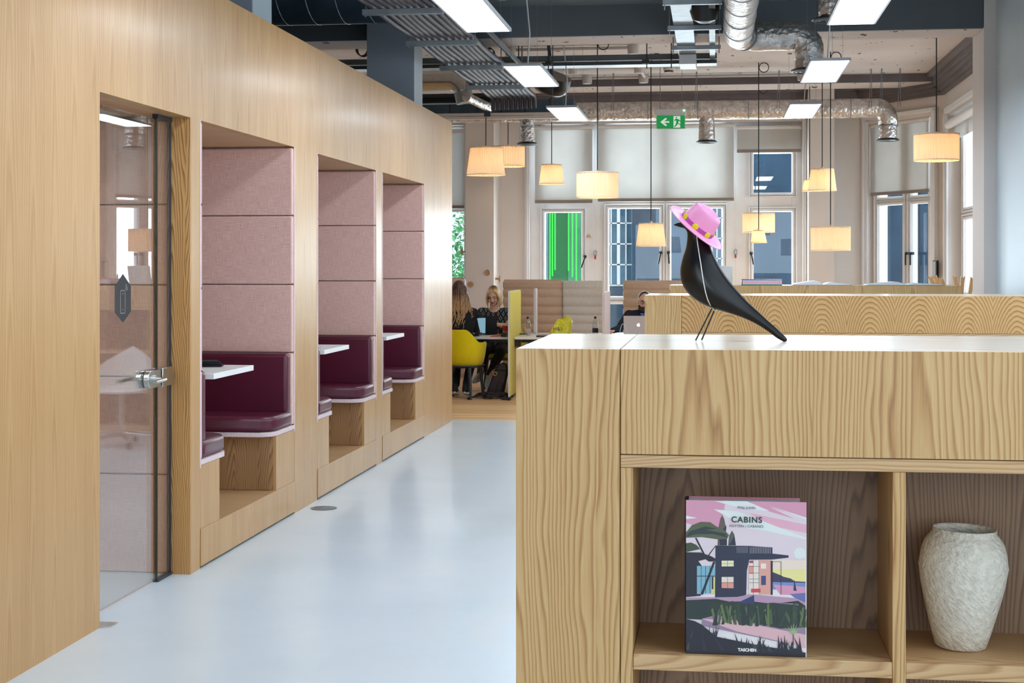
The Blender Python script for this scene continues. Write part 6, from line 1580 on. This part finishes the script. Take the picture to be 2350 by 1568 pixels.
# things on the farthest counter
Yc = 13.33
def X3(px, dy=.12): return PY(px, 655, Yc + dy).x
r = thing('striped_book', 'closed book with pastel striped page edges lying on the farthest counter', 'book', (X3(1748), Yc + .25, ZTOPC)); xa, xb = X3(1702), X3(1795); z_b = ZTOPC + .0008
MB().box(xa, xb, Yc + .06, Yc + .34, z_b, z_b + .004).build('back_cover', M['black'], r); MB().box(xa, xb, Yc + .06, Yc + .34, z_b + .047, z_b + .051).build('front_cover', M['black'], r); MB().box(xa, xa + .003, Yc + .06, Yc + .34, z_b, z_b + .05).build('spine', M['black'], r)
m = MB(); cols = [(150, 196, 170), (206, 206, 236), (226, 150, 170), (240, 190, 190), (190, 170, 220), (224, 214, 226)]
for k in range(6): m.mat(k).box(xa + .006, xb - .004, Yc + .064, Yc + .336, z_b + .005 + k * .0069, z_b + .005 + (k + 1) * .0069)
m.build('page_block', [cc(c_) for c_ in cols], r)
def openbook(pl, pg, pr, dep, label, hgt, lcol=(226, 228, 232)):
    xl_, xg, xr_ = X3(pl), X3(pg), X3(pr); r = thing('open_book', label, 'book', (xg, Yc + .2, ZTOPC)); y0, y1 = Yc + .05, Yc + .05 + dep
    z_ = ZTOPC + .0006
    MB().box(xl_, xr_, y0 - .004, y1 + .004, z_, z_ + .003).build('cover', cc((120, 60, 66)) if pl < 1900 else cc((40, 70, 66)), r)
    for nm_, xe, sg_ in (('left_pages', xl_ + .012, -1), ('right_pages', xr_ - .012, 1)):
        n_ = 16; top = []; W_ = abs(xe - xg); H0 = hgt * (1 if sg_ < 0 else .62)
        for k in range(n_ + 1):
            u = k / n_; h_ = H0 * (math.sin(min(1, u * 3.3) * math.pi / 2)) * (1 - .62 * max(0, u - .28) / .72 * 1.25) ; top.append((xg + sg_ * u * W_, max(.003, h_)))
        poly = [(a, z_ + .003 + b) for a, b in top] + [(xe, z_ + .0032), (xg, z_ + .0032)]
        MB().prism(poly, (0, y0, 0), (1, 0, 0), (0, 0, 1), (0, 1, 0), 0, y1 - y0).build(nm_, cc(lcol), r)
openbook(1817, 1889, 1954, .32, 'open book with white pages on the farthest counter, just right of the striped book', .04)
openbook(1986, 2079, 2166, .34, 'wider open book at the right end of the farthest counter', .03, (214, 216, 214))
q = X3(1650, .3); laptop(X3(1652, .3), Yc + .3, ZTOPC, .22, .17, 0, .28, M['white'], pm('pearl_white', (226, 230, 230), .4), 'white open tablet stand behind the bird on the farthest counter')
# splayed wooden stand
q = PT(2196, 700, 15.1); r = thing('wooden_stand', 'wooden stand of splayed notched slats right of the farthest counter', 'stand', (q.x, q.y, 0)); base = Vector((q.x, q.y, .5))
for (tx, ty, lx_, ly_, tt) in ((2135, 637, 2141, 649, 15.4), (2147, 636, 2152, 649, 15.5), (2160, 641, 2166, 656, 14.9), (2191, 637, 2194.5, 656, 15.5), (2209, 639, 2206, 673, 14.8), (2231, 639, 2226, 673, 15.1)):
    tp, lw = PT(tx, ty, tt), PT(lx_, ly_, tt); d = (tp - lw).normalized(); btm = tp - d * ((tp.z - .45) / d.z); btm = tp.lerp(btm, 1.0)
    btm = Vector((base.x + (btm.x - base.x) * .35, base.y + (tp.y - base.y) * .3, .45)) if abs(btm.x - base.x) > .3 else btm
    ax_ = Vector((1, .25, 0)).normalized(); up_ = (tp - lw).normalized(); ln = (tp - lw).length + .02
    full = (lw - btm).length
    w_ = .019; m = MB(); ay_ = up_.cross(ax_).normalized()
    m.prism([(-w_, -.02), (w_, -.02), (w_, ln), (w_ * .35, ln - .016), (0, ln - .022), (-w_ * .35, ln - .016), (-w_, ln)], lw, ax_, up_, ay_, -.009, .009)
    m.tube([btm, lw + up_ * .0], .017, 8); m.build('notched_slat', M['chairwood'], r)
MB().lathe([(0, .40), (.16, .40), (.17, .43), (.16, .46), (0, .46)], (q.x, q.y, 0), 28).build('hub', M['chairwood'], r, smooth=True)
for k in range(4):
    an = math.radians(45 + 90 * k); MB().tube([(q.x + .1 * math.cos(an), q.y + .1 * math.sin(an), .41), (q.x + .2 * math.cos(an), q.y + .2 * math.sin(an), 0)], .016, 10).build('leg', M['chairwood'], r, smooth=True)
# framed panel on the bay wall
sA = WA.s_px(2154)[0]; sB = WA.s_px(2163)[0]; m = MB(); WA.box(m, sA, sB, -.09, -.06, zA(638, 2158), zA(598, 2158)); r = m.build('wall_panel', M['black']); tag(r, 'slim black framed panel on the bay wall beside the far right drum lamp', 'wall panel')
m = MB(); WA.box(m, sA + .006, sB - .02, -.092, -.09, zA(637, 2158), zA(600, 2158)); m.build('panel_face', M['wall_cool'], r)
